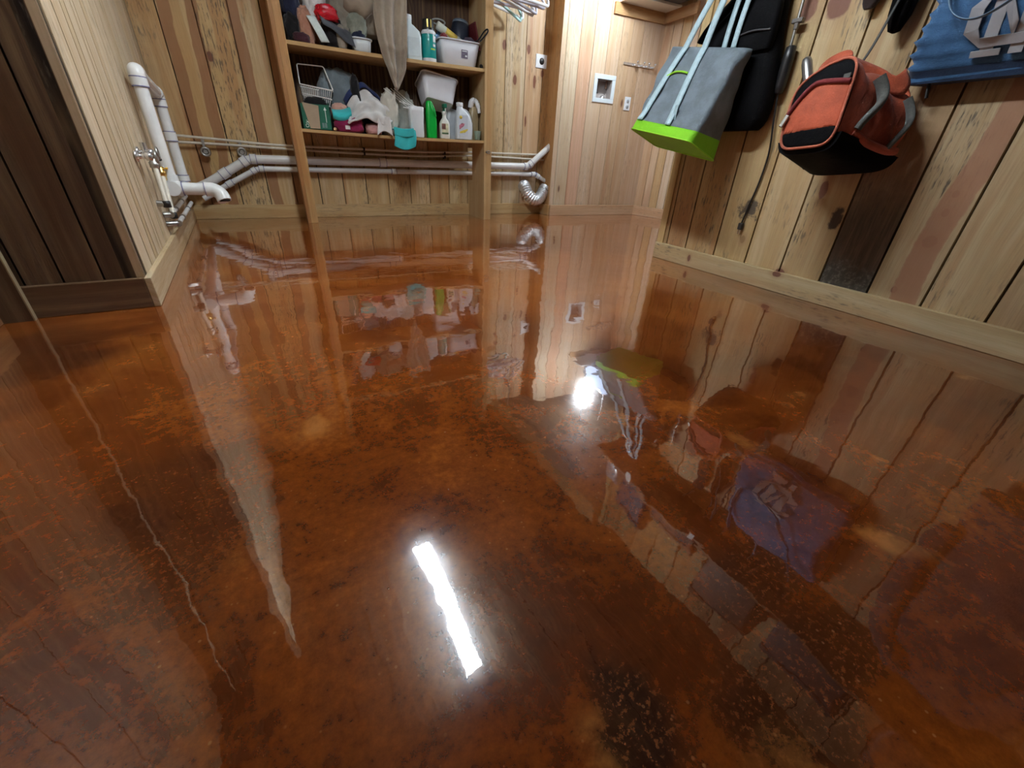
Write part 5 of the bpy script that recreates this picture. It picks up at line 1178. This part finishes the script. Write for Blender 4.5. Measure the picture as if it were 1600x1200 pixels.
# dark things hung between the orange bag and the blue one
um = rthing('umbrella', 'folded black umbrella hanging above the orange duffel', 'umbrella', 0.895, 0.93)
prof = [(0.004, 0.0), (0.016, 0.006), (0.030, 0.05), (0.036, 0.14), (0.034, 0.24), (0.018, 0.31), (0.010, 0.33)]
m = MB()
rings = [[(r * math.cos(a) * (1 + 0.14 * math.cos(7 * a)), -0.045 + r * math.sin(a) * (1 + 0.14 * math.cos(7 * a)), z) for a in [2 * PI * k / 42 for k in range(42)]] for r, z in prof]
m.loft(rings); m.build('canopy', BN_, um)
MB().tube(smooth_pts([(0, -0.045, 0.32), (0, -0.05, 0.37), (0, -0.075, 0.41), (0.004, -0.088, 0.422)], 5), 0.008, 8).build('wrist_strap', BLACKP, um)
gl_ = rthing('glove', 'dark rounded glove tip hanging left of the black umbrella', 'glove', 0.775, 1.02)
MB().loft([[(x, y - 0.028, z) for x, y, z in rrect(*p)] for p in ((0.030, 0.02, 0.009, 0.0), (0.052, 0.03, 0.014, 0.012), (0.066, 0.036, 0.017, 0.05), (0.07, 0.036, 0.017, 0.13), (0.062, 0.034, 0.016, 0.17))]).build('hand_part', fabric('dark_brown_knit', (0.028, 0.018, 0.016)), gl_, sub=1)
MB().loft([[(x, y - 0.028, z) for x, y, z in rrect(*p)] for p in ((0.060, 0.034, 0.016, 0.165), (0.064, 0.036, 0.017, 0.18), (0.064, 0.036, 0.017, 0.24), (0.05, 0.03, 0.014, 0.245))]).build('cuff', BLK, gl_)
MB().tube(smooth_pts([(0, -0.03, 0.24), (-0.008, -0.06, 0.29), (-0.015, -0.085, 0.335)], 4), 0.003, 6).build('loop', BLK, gl_)

# blue drawstring bag with a pale NC emblem
DEN = fabric('denim_blue_nylon', (0.060, 0.165, 0.345), var=0.30, rough=0.6, sheen=0.1, soft=9); PBL = plain('pale_blue_cord', (0.22, 0.36, 0.52), 0.6, var=0.1)
db = rthing('drawstring_bag', 'blue drawstring bag with a pale interlocked letter emblem', 'bag', 1.24, 0.775)
def db_ring(f):
    x0, x1 = -0.228 - 0.012 * math.sin(f * 9) + 0.018 * f, 0.250 + 0.01 * math.sin(f * 8)
    t_ = 0.120 * math.sin(PI * min(0.96, 0.10 + f * 0.80)) + 0.012
    z = 0.47 * f
    out = []
    for p in rrect(x1 - x0, t_, min(0.03, t_ * 0.45), z, (x0 + x1) / 2, -0.008 - t_ / 2, 8):
        edge = max(0, 1 - abs(p[0] - x0) / 0.09)
        r = 0.011 * math.sin(z * 190 + p[0] * 12) * edge * edge + 0.010 * mnoise.noise(Vector((p[0] * 8, f * 5, 3.3)))
        out.append((p[0] + r * 0.7, p[1] - abs(r) * 0.8, p[2] + 0.008 * math.sin(p[0] * 14) * (1 - f)))
    return out
MB().loft([db_ring(k / 44) for k in range(45)]).build('body', DEN, db)
MB().loft([[(x * 1.005, y - 0.001, z) for x, y, z in db_ring(f)] for f in (0.0, 0.03, 0.07)], cap1=False).build('bottom_band', fabric('deep_blue_band', (0.020, 0.045, 0.105)), db)
def db_front(x, z, off=0.004):
    f = z / 0.47; t_ = 0.120 * math.sin(PI * min(0.96, 0.10 + f * 0.80)) + 0.012
    return (x, -0.008 - t_ - off, z)
EMB = plain('emblem_grey', (0.42, 0.43, 0.46), 0.6, var=0.08)
def emblem(poly, nm):
    """a flat letter stroke laid on the bulging cloth; poly in (x, z) cut into small quads along x"""
    V = [Vector(db_front(x, z, 0.012)) for x, z in poly]
    MB().add(V, [tuple(range(len(V)))]).build(nm, EMB, db, solid=0.004)
ex, ez = -0.112, 0.068
def sc(p): return [(ex + x * 0.180, ez + z * 0.128) for x, z in p]
for q in ([(0.25, 0.0), (0.75, 0.0), (0.80, 0.17), (0.22, 0.17)], [(0.25, 0.0), (0.22, 0.17), (0.17, 0.34), (0.0, 0.28)], [(0.0, 0.28), (0.17, 0.34), (0.17, 0.66), (0.0, 0.72)], [(0.0, 0.72), (0.17, 0.66), (0.22, 0.83), (0.25, 1.0)],
          [(0.25, 1.0), (0.22, 0.83), (0.80, 0.83), (0.75, 1.0)], [(0.75, 0.0), (1.0, 0.28), (1.0, 0.36), (0.80, 0.36), (0.80, 0.17)], [(0.75, 1.0), (0.80, 0.83), (0.80, 0.64), (1.0, 0.64), (1.0, 0.72)]):
    emblem(sc(q), 'letter_c')
for q in ([(0.26, -0.16), (0.42, -0.16), (0.42, 1.16), (0.26, 1.16)], [(0.62, -0.16), (0.78, -0.16), (0.78, 1.16), (0.62, 1.16)], [(0.42, 0.92), (0.42, 0.62), (0.62, 0.08), (0.62, 0.38)],
          [(0.16, -0.16), (0.52, -0.16), (0.52, -0.05), (0.16, -0.05)], [(0.12, 1.05), (0.44, 1.05), (0.40, 1.16), (0.12, 1.16)], [(0.54, 1.05), (0.90, 1.05), (0.90, 1.16), (0.54, 1.16)]):
    emblem(sc(q), 'letter_n')
lp = [(-0.165, -0.13, 0.47), (-0.180, -0.150, 0.30), (-0.172, -0.158, 0.20), (-0.135, -0.165, 0.145), (-0.07, -0.17, 0.130), (0.01, -0.175, 0.18), (0.10, -0.17, 0.28), (0.16, -0.15, 0.40), (0.18, -0.13, 0.48)]
MB().tube(smooth_pts(lp, 8), [0.020 + 0.0 * k if k < 12 else 0.020 - 0.013 * min(1, (k - 12) / 10) for k in range(65)], 8, flat=0.25).build('strap', PBL, db)
MB().tube(smooth_pts([(-0.05, -0.06, 0.47), (-0.03, -0.07, 0.52), (-0.02, -0.085, 0.58)], 5), 0.006, 8).build('drawstring', PBL, db)

# high shelf and its load above the pegs, and coats further along: they show in the floor
hs = rthing('wall_shelf', 'dark pine shelf above the coat pegs, mirrored in the floor', 'shelf', 0.05, 1.42)
m = MB(); m.board((0.0, -0.25, 0.0), (0, 1, 0), (1, 0, 0), (0, 0, 1), 0.249, 2.9, 0.019, (0.20, 0.115, 0.055)); m.build('board', W, hs)
for x in (0.12, 1.2, 2.3): m = MB(); m.box(x, x + 0.02, -0.16, -0.001, -0.034, 0.0, (0.46, 0.3, 0.14)); m.build('bracket', W, hs)
t = rthing('foil_package', 'shiny silver package on the high shelf near the wall end, seen mirrored', 'package', 0.17, 1.4405, 0.12)
MB().loft([rrect(0.05, 0.10, 0.01, 0.0), rrect(0.13, 0.12, 0.03, 0.03), rrect(0.14, 0.12, 0.03, 0.16), rrect(0.12, 0.02, 0.008, 0.23)]).build('wrapper', FOIL, t)
t = rthing('shoe_box', 'dark shoe box on the shelf above the orange bag, seen mirrored', 'box', 0.80, 1.4405, 0.125)
MB().box(-0.16, 0.16, -0.095, 0.095, 0, 0.105).build('box_body', plain('dark_box_card', (0.06, 0.035, 0.03), 0.6), t, bevel=0.003)
MB().box(-0.165, 0.165, -0.10, 0.10, 0.085, 0.115).build('lid', plain('brown_box_card', (0.16, 0.09, 0.05), 0.6), t, bevel=0.003)
for s, wd, hh, mt, lab in ((0.46, 0.26, 0.24, 'navy_crate', 'navy crate on the shelf above the pegs beside the shiny package, seen mirrored'), (1.22, 0.34, 0.30, 'brown_crate', 'tall brown crate on the shelf above the blue bag, seen mirrored'),
                      (1.66, 0.36, 0.26, 'slate_crate', 'slate grey crate beside the tall brown one on the wall shelf, seen mirrored'), (2.15, 0.40, 0.28, 'umber_crate', 'umber crate on the shelf above the coats, seen mirrored')):
    t = rthing('storage_crate', lab, 'crate', s, 1.4405, 0.125)
    mt = plain(mt, {'navy_crate': (0.02, 0.03, 0.06), 'brown_crate': (0.10, 0.055, 0.03), 'slate_crate': (0.05, 0.06, 0.07), 'umber_crate': (0.08, 0.05, 0.035)}[mt], 0.55)
    loftbox([(wd - 0.03, 0.19, 0.02, 0), (wd - 0.02, 0.20, 0.022, 0.01), (wd, 0.22, 0.024, hh)]).build('body', mt, t)
    loftbox([(wd + 0.012, 0.232, 0.026, hh - 0.02), (wd + 0.012, 0.232, 0.026, hh), (wd - 0.01, 0.21, 0.02, hh + 0.012)]).build('lid', mt, t)
for s, lab in ((0.42, 'white paper tag hanging at the shelf edge by the navy crate, seen mirrored'), (0.95, 'white paper tag hanging at the shelf edge in front of the shoe box, seen mirrored')):
    tag(MB().box(-0.022, 0.022, -0.0015, 0.0, -0.05, 0.015).build('paper_tag', MATS['white_tag'], loc=RP(s, 0.2515, 1.425), rotz=RZ), lab, 'tag')
for s, mt, lab in ((1.95, CHAR, 'charcoal coat hanging on the right wall outside the view, seen mirrored'), (2.58, PLUM, 'plum coat hanging near the rear wall, seen mirrored')):
    t = rthing('coat', lab, 'coat', s, 0.42)
    rings = []
    for k in range(25):
        f = k / 24; w = 0.40 - 0.14 * f ** 3; d = 0.13 - 0.05 * f; z = 0.86 * f
        rings.append([(p[0] * (1 + 0.05 * math.sin(p[0] * 30 + 2)), p[1] - 0.012 * math.sin(p[0] * 45 + f * 3), p[2]) for p in rrect(w, d, 0.045, z, 0.0, -0.085, 8)])
    MB().loft(rings).build('coat_body', mt, t)
    for sx in (-1, 1): MB().tube(smooth_pts([(sx * 0.10, -0.10, 0.82), (sx * 0.19, -0.11, 0.66), (sx * 0.215, -0.13, 0.40), (sx * 0.205, -0.12, 0.16)], 6), [0.05] * 7 + [0.045] * 6 + [0.04] * 6, 12).build('sleeve', mt, t)
    MB().tube(smooth_pts([(-0.02, -0.085, 0.85), (0, -0.088, 0.93), (0.02, -0.085, 0.85)], 5), 0.006, 8).build('collar_loop', BLACKP, t)
